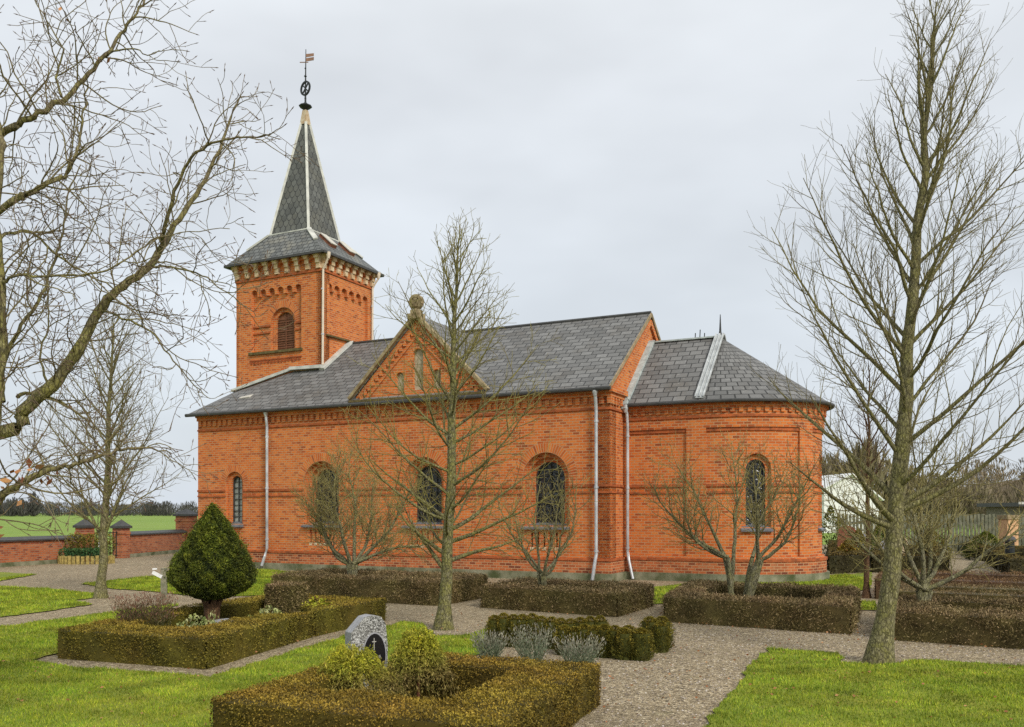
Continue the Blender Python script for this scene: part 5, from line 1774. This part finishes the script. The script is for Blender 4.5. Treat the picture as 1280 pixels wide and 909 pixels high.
def fruit_bush(base, H, W, stems, label, seed_up=0.05, mat='bark_bush', trunk_h=0.3, r0=0.05, fine=1.0):
    """low trunk dividing into several crooked stems with upright shoots"""
    root = empty("fruit_tree", (base[0], base[1], 0), 0, label, "tree", "small bare fruit trees along the church")
    T0, T = Tubes(), Tubes()
    sp = [dict(per_m=11 * fine, ang=50, len=0.40 * H / 1.8, fall=0.3, amp=0.13, ts=0.13, r=0.011, rt=0.004, k=5, u=0.35, seg=7, t0=0.18),
          dict(per_m=14.0 * fine, ang=45, len=0.26 * H / 1.8, fall=0.3, amp=0.13, ts=0.10, r=0.0058, rt=0.003, k=4, u=0.6, seg=5, t0=0.12),
          dict(per_m=7.0 * fine, ang=45, len=0.11, fall=0.3, amp=0.12, ts=0.05, r=0.0042, rt=0.0026, k=3, u=0.85, seg=3, t0=0.2)]
    for (dx, dy, azd, angd, fl) in stems:
        p0 = np.array([dx, dy, -0.03])
        q0 = wander(p0, unit(np.array([dx * 1.2, dy * 1.2, 1.0])), trunk_h, 5, 0.07, (0, 0, 1), 0.05)
        rr0 = np.linspace(r0 * 1.15, r0 * 0.85, 5)
        T0.add(q0, rr0, 8, 0.0, 0.1, rng.random())
        nd = np.array([math.cos(R(azd)) * math.sin(R(angd)), math.sin(R(azd)) * math.sin(R(angd)), math.cos(R(angd))])
        ln = (H - trunk_h) * fl
        q = wander(q0[-1], nd, ln, 14, 0.11, (0, 0, 1), seed_up)
        rs = r0 * 0.78
        T.add(q, np.linspace(rs, 0.006, 14), 7, 0.05, 0.6, rng.random())
        side_shoots(T, q, lambda tt_, rs=rs: rs + (0.005 - rs) * tt_, 0, sp)
    T0.build("trunk", M[mat], root)
    T.build("crown", M[mat], root)


fruit_bush((-3.3, 18.3), 2.85, 1.3, [(0, 0, 165, 42, 1.0), (0.01, 0, 15, 44, 1.0), (-0.01, 0.01, 95, 28, 1.05), (0, 0, 250, 26, 1.0), (0.01, 0.01, 185, 68, 0.85), (0, 0.01, -5, 70, 0.85), (0, 0, 40, 50, 0.9)],
           "small yellow green fruit tree in the hedge before the left nave windows", trunk_h=0.66, r0=0.055, fine=1.15, seed_up=0.09)
fruit_bush((0.56, 15.6), 2.45, 1.2, [(0, 0, 160, 44, 0.95), (0.02, 0, 20, 44, 1.0), (0, 0.01, 80, 24, 1.0), (0, 0, 182, 72, 0.8), (0, 0, 0, 74, 0.8), (0.01, 0, 270, 25, 0.9)],
           "small lichened fruit tree in the hedge before the right nave window", trunk_h=0.62, r0=0.036, fine=0.7, seed_up=0.11)
fruit_bush((3.68, 14.45), 2.95, 1.4, [(-0.08, 0, 170, 58, 0.9), (-0.07, 0.03, 140, 42, 0.95), (0.10, 0.0, 12, 52, 0.9), (0.11, 0.02, -8, 68, 0.75), (0.09, -0.03, 260, 26, 0.85), (-0.06, 0.05, 90, 16, 1.0), (0.1, 0.04, 45, 34, 0.9), (-0.08, 0.01, 195, 74, 0.75)],
           "grey fruit tree with twin lichened trunks in the hedge ring before the apse window", trunk_h=1.0, r0=0.042, fine=0.8, seed_up=0.13)
fruit_bush((5.95, 12.9), 2.7, 1.6, [(0, 0, 170, 55, 0.95), (0.02, 0, 15, 50, 1.1), (0, 0, 90, 32, 1.1), (0.02, 0.02, -5, 68, 1.05), (0, 0, 200, 62, 0.9), (0.01, 0, 280, 32, 1.0), (0.02, 0.01, 45, 25, 1.1), (0, 0, 160, 25, 1.05)],
           "spreading bare fruit tree among the brown hedges behind the big tree", trunk_h=0.6, r0=0.05, fine=0.8, seed_up=0.09)


# the old tree reaching in from the left
def old_tree():
    root = empty("old_tree", (-5.3, 6.7, 0), 0, "large old bare tree with crooked mossy limbs reaching in from the left edge", "tree")
    off = np.array([-5.3, 6.7, 0.0])
    T0, T = Tubes(), Tubes()
    tz = np.linspace(0, 1, 24)
    tp_ = np.stack([0.25 * tz, -0.3 * tz, -0.05 + 6.2 * tz], 1) + rng.normal(0, 0.02, (24, 3)) * tz[:, None]
    tr_ = 0.26 * (1 - tz) ** 0.7 + 0.03; tr_[0] = 0.36
    T0.add(tp_, tr_, 14, 0, 0.2, 0.2)
    T0.build("trunk", M['bark_old'], root)
    limbs = [
        ([(None, 2.0), (0, 541, 6.5), (30, 512, 6.5), (62, 486, 6.5), (95, 440, 6.55), (125, 388, 6.6), (150, 360, 6.6), (182, 337, 6.7), (208, 300, 6.8), (230, 265, 6.9), (252, 232, 7.0), (272, 192, 7.1), (288, 150, 7.2), (300, 118, 7.2)], 0.082, 0.008),
        ([(182, 337, 6.7), (200, 318, 6.75), (206, 285, 6.6), (216, 248, 6.5), (232, 208, 6.4), (258, 182, 6.3), (290, 172, 6.2), (318, 172, 6.2), (340, 167, 6.1)], 0.026, 0.005),
        ([(None, 3.4), (-10, 178, 6.2), (20, 158, 6.2), (48, 142, 6.2), (78, 124, 6.3), (108, 96, 6.4), (132, 70, 6.4), (152, 42, 6.5), (168, 18, 6.5), (185, -5, 6.6), (200, -40, 6.7)], 0.04, 0.007),
        ([(None, 2.9), (0, 266, 6.0), (28, 246, 6.0), (55, 232, 6.0), (78, 222, 6.1), (92, 198, 6.1), (100, 172, 6.2), (104, 140, 6.2), (110, 105, 6.2)], 0.036, 0.006),
        ([(None, 1.9), (-40, 610, 6.0), (-8, 530, 6.0), (3, 440, 6.0), (0, 350, 6.0), (-5, 270, 6.0), (2, 200, 6.0), (-4, 150, 6.1), (-20, 90, 6.1)], 0.055, 0.02),
        ([(None, 1.7), (-60, 655, 5.6), (0, 622, 5.6), (26, 604, 5.6), (50, 592, 5.6), (78, 583, 5.7), (105, 577, 5.7), (140, 566, 5.8), (172, 560, 5.8), (215, 566, 5.9)], 0.048, 0.005),
        ([(2, 500, 6.0), (4, 455, 6.1), (22, 417, 6.2), (48, 376, 6.3), (66, 330, 6.4), (76, 300, 6.4), (84, 250, 6.5), (100, 205, 6.6)], 0.026, 0.005),
        ([(-2, 300, 6.0), (10, 292, 6.1), (38, 291, 6.2), (62, 310, 6.3), (95, 335, 6.4), (134, 356, 6.4), (165, 380, 6.5), (185, 420, 6.5)], 0.018, 0.004),
        ([(20, 495, 6.5), (40, 492, 6.6), (70, 500, 6.7), (100, 520, 6.8), (130, 548, 6.9), (150, 590, 7.0)], 0.022, 0.004),
        ([(125, 388, 6.6), (150, 395, 6.4), (190, 415, 6.3), (215, 450, 6.2), (240, 478, 6.2), (262, 500, 6.2)], 0.014, 0.003),
        ([(190, 332, 6.7), (220, 336, 6.5), (255, 345, 6.4), (285, 368, 6.4), (322, 395, 6.4)], 0.013, 0.003),
        ([(0, 355, 6.0), (20, 345, 5.9), (60, 345, 5.9), (105, 345, 6.0), (150, 330, 6.0), (190, 300, 6.1), (230, 290, 6.1), (285, 285, 6.1)], 0.016, 0.003),
        ([(78, 124, 6.3), (70, 90, 6.4), (78, 60, 6.4), (60, 30, 6.5), (45, 0, 6.5)], 0.013, 0.004),
        ([(62, 486, 6.5), (52, 440, 6.7), (62, 395, 6.9), (58, 350, 7.0), (70, 310, 7.1)], 0.014, 0.003),
        ([(132, 70, 6.4), (160, 60, 6.3), (185, 68, 6.3), (205, 62, 6.3)], 0.010, 0.003),
    ]
    sp = [dict(per_m=6.0, ang=55, len=0.8, fall=0.68, amp=0.15, trop=(0.25, 0, 0.35), ts=0.03, r=0.0072, rt=0.0024, k=5, u=0.45, seg=11, t0=0.12, bud=0.004),
          dict(per_m=7.0, ang=52, len=0.38, fall=0.35, amp=0.16, trop=(0.2, 0, 0.6), ts=0.03, r=0.0038, rt=0.002, k=4, u=0.7, seg=7, t0=0.12, bud=0.0038),
          dict(per_m=11.0, ang=52, len=0.085, fall=0.2, amp=0.13, trop=(0, 0, 1), ts=0.06, r=0.0032, rt=0.002, k=3, u=0.85, seg=4, t0=0.15, bud=0.0036)]
    for pts, r0, r1 in limbs:
        r0, r1 = r0 * 0.72, r1 * 0.8
        c = []
        for p in pts:
            if p[0] is None:
                z = p[1]; i = np.interp(z, tp_[:, 2], np.arange(24)); c.append(np.array([np.interp(i, np.arange(24), tp_[:, k]) for k in range(3)]))
            else: c.append(np.array(P3(*p)) - off)
        c = np.array(c); n = len(c)
        ti = np.linspace(0, n - 1, n * 4)
        # smooth interpolation through the control points (Catmull-Rom)
        q = []
        for x in ti:
            i = min(int(x), n - 2); f = x - i
            p0, p1, p2, p3 = c[max(i - 1, 0)], c[i], c[i + 1], c[min(i + 2, n - 1)]
            q.append(0.5 * ((2 * p1) + (p2 - p0) * f + (2 * p0 - 5 * p1 + 4 * p2 - p3) * f ** 2 + (3 * p1 - p0 - 3 * p2 + p3) * f ** 3))
        q = np.array(q) + rng.normal(0, 0.006, (len(ti), 3))
        rad = r0 + (r1 - r0) * (ti / (n - 1)) ** 0.85
        rad = rad * (1 + rng.normal(0, 0.035, len(rad)))
        T.add(q, rad, 9, 0.0 if r0 > 0.03 else 0.2, 0.6, rng.random())
        side_shoots(T, q, lambda t, r0=r0, r1=r1: r0 + (r1 - r0) * t, 0, sp)
    T.build("crown", M['bark_old'], root)
    L_ = Leaves()
    for (px, py, Y, n, s) in ((8, 598, 5.6, 9, 0.05), (32, 603, 5.6, 9, 0.05), (50, 598, 5.65, 5, 0.04), (20, 632, 5.6, 3, 0.04), (2, 658, 5.6, 2, 0.035), (80, 20, 6.5, 2, 0.03), (128, 76, 6.4, 4, 0.03), (60, 586, 5.7, 3, 0.03), (92, 512, 6.7, 2, 0.03)):
        P = np.array(P3(px, py, Y)) - off + rng.normal(0, s, (n, 3))
        L_.add(P, 0, 0.062, 0.5, aspect=0.55, stick=0.0)
    L_.build("withered_leaves", M['brown_leaf'], root)


old_tree()

# ------------------------------------------------------------------ churchyard wall and gate, left
def garden_wall(p, q, h, label):
    p, q = Vector((*p, 0)), Vector((*q, 0))
    ln = (q - p).length; rz_ = math.atan2(q.y - p.y, q.x - p.x)
    root = empty("churchyard_wall", p, rz_, label, "wall", "low brick churchyard walls by the gate")
    mb = MB(); mb.box(0, ln, -0.15, 0.15, 0.14, h - 0.09); mb.build("brickwork", M['brick_wall'], root)
    mb = MB(); mb.box(0, ln, -0.22, 0.22, h - 0.09, h - 0.04); mb.add([(0, -0.2, h - 0.04), (ln, -0.2, h - 0.04), (ln, 0.2, h - 0.04), (0, 0.2, h - 0.04), (0, 0, h + 0.05), (ln, 0, h + 0.05)], [(0, 1, 5, 4), (2, 3, 4, 5), (0, 4, 3), (1, 2, 5)])
    mb.build("coping", M['gutter'], root)
    mb = MB(); mb.box(0, ln, -0.17, 0.17, -0.05, 0.14); mb.build("footing", M['found'], root)


def gate_pier(x, y, w, h, label):
    root = empty("gate_pier", (x, y, 0), R(72), label, "gate pier", "brick gate piers")
    mb = MB(); mb.box(-w / 2, w / 2, -w / 2, w / 2, 0, h - 0.2); mb.box(-w * 0.55, w * 0.55, -w * 0.55, w * 0.55, h - 0.42, h - 0.34); mb.build("shaft", M['brick_wall'], root)
    c = w * 0.64
    mb = MB(); mb.box(-c, c, -c, c, h - 0.2, h - 0.12)
    mb.add([(-c * .95, -c * .95, h - 0.12), (c * .95, -c * .95, h - 0.12), (c * .95, c * .95, h - 0.12), (-c * .95, c * .95, h - 0.12), (0, 0, h + 0.12)], [(0, 1, 4), (1, 2, 4), (2, 3, 4), (3, 0, 4)])
    mb.build("cap", M['gutter'], root)


garden_wall((-19.5, 17.0), (-14.72, 30.3), 0.87, "low old brick wall with dark coping, left of the churchyard gate")
garden_wall((-14.38, 32.9), (-13.95, 37.6), 0.92, "low old brick wall with dark coping between gate and church corner")
gate_pier(-14.68, 30.55, 0.42, 1.36, "brick gate pier with a dark pyramid cap, left behind the evergreen bed")
gate_pier(-14.40, 32.75, 0.42, 1.30, "brick gate pier with a dark cap, right side of the gate opening")
gate_pier(-13.9, 37.95, 0.62, 1.72, "tall broad brick pier with a dark cap at the wall end by the yew")
gt = empty("iron_gate", (-14.55, 31.65, 0), R(82), "dark iron churchyard gate standing open between the brick piers", "gate")
mb = MB()
for i in range(9): mb.bar((-0.8 + i * 0.2, 0, 0.08), (-0.8 + i * 0.2, 0, 1.0), 0.022)
for z in (0.12, 0.55, 0.95): mb.bar((-0.85, 0, z), (0.85, 0, z), 0.03)
mb.build("bars", M['iron'], gt)
mb = MB(); mb.box(-0.35, 0.15, -0.05, -0.03, 0.45, 1.0); mb.build("board", M['white_paint'], gt)
# raised bed edged with split logs
bc = G(92, 706)
bed = empty("raised_bed", (bc[0] + 0.1, bc[1] + 0.7, 0), R(0), "raised bed edged with upright yellow logs, holding dark evergreens beside the gate", "flower bed")
mb = MB()
for i in range(19):
    a = math.pi + math.pi * i / 18
    mb.tube([(0.95 * math.cos(a) * 0.9, 0.62 * math.sin(a), 0), (0.95 * math.cos(a) * 0.9, 0.62 * math.sin(a), 0.26 + 0.02 * (i % 2))], 0.06, 7)
mb.build("log_edging", plain_mat("yellowed_log", (0.42, 0.32, 0.10), 0.9, scale=14, c2=(0.16, 0.13, 0.04)), bed)
L_ = Leaves()
for i in range(8): blob_leaves(L_, (-0.62 + 0.18 * i, -0.28, 0.36), (0.16, 0.16, 0.17), 420, 0.05, lambda d: np.clip(d[:, 2] * 0.6 + 0.2, 0, 1))
L_.build("low_evergreens", M['green_leaf'], bed)
L_ = Leaves()
for i in range(7): blob_leaves(L_, (-0.6 + 0.2 * i, 0.2, 0.62 + 0.05 * math.sin(i * 2.1)), (0.24, 0.22, 0.36), 700, 0.05, lambda d: np.clip(d[:, 2] * 0.6 + 0.2, 0, 1))
L_.build("clipped_evergreens", M['thuja'], bed)

# ------------------------------------------------------------------ beyond the churchyard, right
hs = empty("white_house", (27.6, 72, 0), R(5), "white gabled house end seen right behind the apse", "house")
mb = MB(); mb.add([(-2.4, 0, 0), (2.2, 0, 0), (2.2, 0, 2.9), (-0.1, 0, 4.75), (-2.4, 0, 3.6), (-2.4, 8, 0), (2.2, 8, 0), (2.2, 8, 2.9), (-0.1, 8, 4.75), (-2.4, 8, 3.6)],
                  [(0, 1, 2, 3, 4), (9, 8, 7, 6, 5), (0, 4, 9, 5), (1, 6, 7, 2)])
mb.build("wall", M['white_paint'], hs)
mb = MB(); slab(mb, [(-0.1, -0.2, 4.85), (-0.1, 8.2, 4.85), (2.6, 8.2, 2.68), (2.6, -0.2, 2.68)], 0.1); slab(mb, [(-0.1, -0.2, 4.85), (-0.1, 8.2, 4.85), (-2.7, 8.2, 3.5), (-2.7, -0.2, 3.5)], 0.1)
mb.build("roof", M['white_paint'], hs)
fe = empty("wooden_fence", (13.2, 36.0, 0), R(-3), "grey green wooden board fence behind the far graves", "fence")
mb = MB()
for i in range(92):
    mb.box(i * 0.145, i * 0.145 + 0.105, -0.01, 0.012, 0.1, 1.60 + 0.02 * math.sin(i * 1.7))
mb.build("boards", plain_mat("fence_board", (0.19, 0.19, 0.13), 0.9, scale=5, c2=(0.075, 0.085, 0.05)), fe)
mb = MB(); mb.box(0, 13.4, 0.012, 0.06, 0.4, 0.5); mb.box(0, 13.4, 0.012, 0.06, 1.2, 1.3)
for i in range(8): mb.box(i * 1.9, i * 1.9 + 0.1, 0.02, 0.12, 0, 1.62)
mb.build("rails", M['wood_grey'], fe)
sh = empty("garden_shed", (23.5, 41, 0), R(-4), "low shed with a dark flat roof beyond the fence at the right edge", "shed")
mb = MB(); mb.box(0, 7, 0, 3.5, 0, 1.95); mb.build("wall", M['wood_grey'], sh)
mb = MB(); mb.box(-0.3, 7.3, -0.4, 3.9, 1.95, 2.13); mb.build("roof", M['gutter'], sh)
mb = MB(); mb.box(-0.31, 7.3, -0.41, -0.38, 2.05, 2.16); mb.build("fascia", M['lead_pale'], sh)
pp = empty("brick_pillar", (19.1, 34.2, 0), R(10), "short pale brick pillar with a mossy cap by the fence, right", "pillar")
mb = MB(); mb.box(-0.24, 0.24, -0.24, 0.24, 0, 1.42); mb.build("shaft", plain_mat("pale_brick", (0.62, 0.38, 0.20), 0.9, var=0.3, scale=10), pp)
mb = MB(); mb.box(-0.28, 0.28, -0.28, 0.28, 1.42, 1.58); mb.build("cap", M['stone'], pp)
lb = empty("bollard_lamp", (14.0, 25.0, 0), 0, "small black bollard lamp with a pale hood among the far hedges", "lamp")
mb = MB(); mb.lathe([(0.12, 0), (0.12, 0.86)], k=12); mb.build("post", M['iron'], lb)
mb = MB(); mb.lathe([(0.16, 0.86), (0.17, 0.92), (0.12, 1.0), (0.04, 1.03)], k=12); mb.build("hood", M['gutter'], lb)


def small_conifer(x, y, h, r, label, mat='yew'):
    L_ = Leaves(); n = 1500
    t = rng.random(n); a = rng.uniform(0, 6.28, n)
    rr = r * np.interp(t, [0, 0.2, 0.6, 1], [0.8, 1, 0.65, 0.05]) * (0.75 + 0.3 * rng.random(n)) * (1 + 0.12 * np.sin(a * 4 + t * 12))
    L_.add(np.stack([rr * np.cos(a), rr * np.sin(a), t * h], 1), 0, 0.085, np.clip(t + rng.normal(0, 0.2, n), 0, 1), aspect=0.45, stick=0.5, direction=unit(np.stack([np.cos(a) * 0.6, np.sin(a) * 0.6, np.full(n, 0.8)], 1)))
    o = L_.build("conifer_shrub", M[mat]); o.location = (x, y, 0); tag(o, label, "shrub")
small_conifer(10.9, 30.4, 1.9, 0.55, "tall dark conifer shrub at the fence just right of the apse")
small_conifer(11.0, 28.2, 1.15, 0.42, "dark pointed conifer beside the reddish far gravestone", 'thuja')
small_conifer(10.2, 27.0, 0.85, 0.5, "round olive shrub behind the far hedge near the apse", 'hedge_olive')
small_conifer(12.2, 29.5, 1.3, 0.5, "dark green shrub partly behind the big trunk, before the fence")
small_conifer(14.6, 31.0, 1.1, 0.7, "broad dark shrub before the fence, behind the spreading fruit tree", 'thuja')
small_conifer(16.8, 31.5, 1.0, 0.8, "low broad evergreen before the fence, left of the pale pillar", 'yew')
def slab_stone(x, y, w, h, t, mat, label):
    mb = MB(); n = 8
    p = [(-w / 2, 0), (w / 2, 0), (w / 2, h * 0.8)] + [(w / 2 * math.cos(math.pi * i / n), h * 0.8 + h * 0.2 * math.sin(math.pi * i / n)) for i in range(1, n)] + [(-w / 2, h * 0.8)]
    k = len(p)
    mb.add([(a, 0, b) for a, b in p] + [(a, t, b) for a, b in p], [tuple(range(k)), tuple(range(2 * k - 1, k - 1, -1))] + [(i, (i + 1) % k, k + (i + 1) % k, k + i) for i in range(k)])
    o = mb.build("gravestone", M[mat]); o.location = (x, y, 0); o.rotation_euler = (0, 0, R(-20)); tag(o, label, "gravestone", "far gravestones behind the apse")
slab_stone(11.05, 29.3, 0.6, 1.25, 0.2, 'rust', "reddish brown far gravestone before the wooden fence")
slab_stone(11.5, 29.2, 0.5, 1.0, 0.2, 'granite_side', "round topped grey far gravestone right of the reddish one")
slab_stone(11.7, 27.8, 0.4, 0.8, 0.2, 'granite_side', "small grey far gravestone beside the thin red trunk")
slab_stone(12.9, 29.6, 0.5, 0.9, 0.2, 'corbel', "pale brown far gravestone behind the big mossy trunk")


# wooded hill and distant tree lines
def hill():
    n = 40
    V, Fc = [], []
    for i in range(n + 1):
        for j in range(n + 1):
            x = 60 + 190 * i / n; y = 110 + 170 * j / n
            h = 14.0 * math.exp(-((x - 150) / 44) ** 2 - ((y - 200) / 45) ** 2) + 4.0 * math.exp(-((x - 90) / 28) ** 2 - ((y - 210) / 40) ** 2)
            V.append((x, y, h - 0.35 + 0.3 * math.sin(x * 0.21) * math.sin(y * 0.17)))
    for i in range(n):
        for j in range(n):
            a = i * (n + 1) + j
            Fc.append((a, a + n + 1, a + n + 2, a + 1))
    uv = np.zeros((len(Fc), 4, 2))
    o = np_mesh("hill", np.array(V), np.array(Fc), uv, plain_mat("hill_heath", (0.15, 0.11, 0.06), 0.95, var=0.4, scale=0.3), smooth=True)
    tag(o, kind='structure')


hill()


def hill_h(x, y):
    return 14.0 * np.exp(-((x - 150) / 44) ** 2 - ((y - 200) / 45) ** 2) + 4.0 * np.exp(-((x - 90) / 28) ** 2 - ((y - 210) / 40) ** 2) - 0.4


def wood(name, spots, label, twig, mat='wood_far', per=260):
    """bare far-off trees: fans of upright twigs on thin stems, one mass"""
    L_ = Leaves()
    for (x, y, z, h, w) in spots:
        n = per
        t = rng.random(n); a = rng.uniform(0, 6.28, n)
        rr = w * np.sqrt(rng.random(n)) * np.interp(t, [0, 0.3, 0.7, 1], [0.3, 1, 0.85, 0.25])
        P = np.stack([x + rr * np.cos(a), y + rr * np.sin(a), z + h * (0.08 + 0.92 * t)], 1)
        dr = unit(np.stack([np.cos(a) * 0.55 * rr / w, np.sin(a) * 0.55 * rr / w, np.full(n, 1.0)], 1))
        L_.add(P, 0, twig * h * 0.2, t, aspect=0.16, stick=0.3, direction=dr)
        L_.quads([[(x - h * 0.012, y, z), (x + h * 0.012, y, z), (x + h * 0.006, y, z + h * 0.8), (x - h * 0.006, y, z + h * 0.8)]], 0.2)
    tag(L_.build(name, M[mat]), label, "wood", kind='stuff')


sp_ = []
for i in range(300):
    x = rng.uniform(-330, -110); sp_.append((x, 385 + rng.uniform(-25, 25), 0, rng.uniform(3.5, 6.0), rng.uniform(3, 6)))
for i in range(26):
    x = rng.uniform(-215, -172); sp_.append((x, 330 + rng.uniform(-8, 8), 0, rng.uniform(5, 8.5), rng.uniform(2, 4)))
M['treeline'] = leaf_mat("far_treeline", [(0.06, 0.06, 0.055), (0.09, 0.088, 0.08), (0.13, 0.12, 0.10)], [(0.045, 0.045, 0.04), (0.07, 0.07, 0.062), (0.10, 0.096, 0.08)], pscale=0.05)
wood("distant_treeline", sp_, "grey brown line of bare trees beyond the green field", 1.3, 'treeline', per=170)
sp_ = []
for i in range(170):
    x = rng.uniform(80, 200); y = rng.uniform(140, 215); sp_.append((x, y, float(hill_h(x, y)), rng.uniform(3, 6), rng.uniform(2, 4)))
wood("hillside_wood", sp_, "brown bare wood covering the hill at the right", 1.1, per=190)
sp_ = []
for i in range(70):
    x = rng.uniform(32, 78); y = rng.uniform(90, 112); sp_.append((x, y, 0, rng.uniform(2.6, 5.2), rng.uniform(1.8, 3.0)))
for i in range(16):
    x = rng.uniform(27, 40); y = rng.uniform(84, 96); sp_.append((x, y, 0, rng.uniform(5.5, 8.5), rng.uniform(1.8, 3.2)))
wood("far_thicket", sp_, "olive brown thicket of bare trees behind the white house and fence", 1.0, per=260)


# fallen leaves and worn litter on lawns and path edges
L_ = Leaves()
n = 1500
X = rng.uniform(-6, 7.5, n); Y = rng.uniform(6, 15, n)
P = np.stack([X, Y, np.full(n, 0.042)], 1)[np.abs(X) < Y * 0.62]
L_.add(P, (0, 0, 0.0), 0.03, 0.5, aspect=0.6, stick=0.2, direction=unit(np.stack([rng.normal(size=len(P)), rng.normal(size=len(P)), np.zeros(len(P))], 1)))
tag(L_.build("fallen_leaves", M['brown_leaf']), "scattered brown fallen leaves on lawn, gravel and hedge foot", "leaves", kind='stuff')
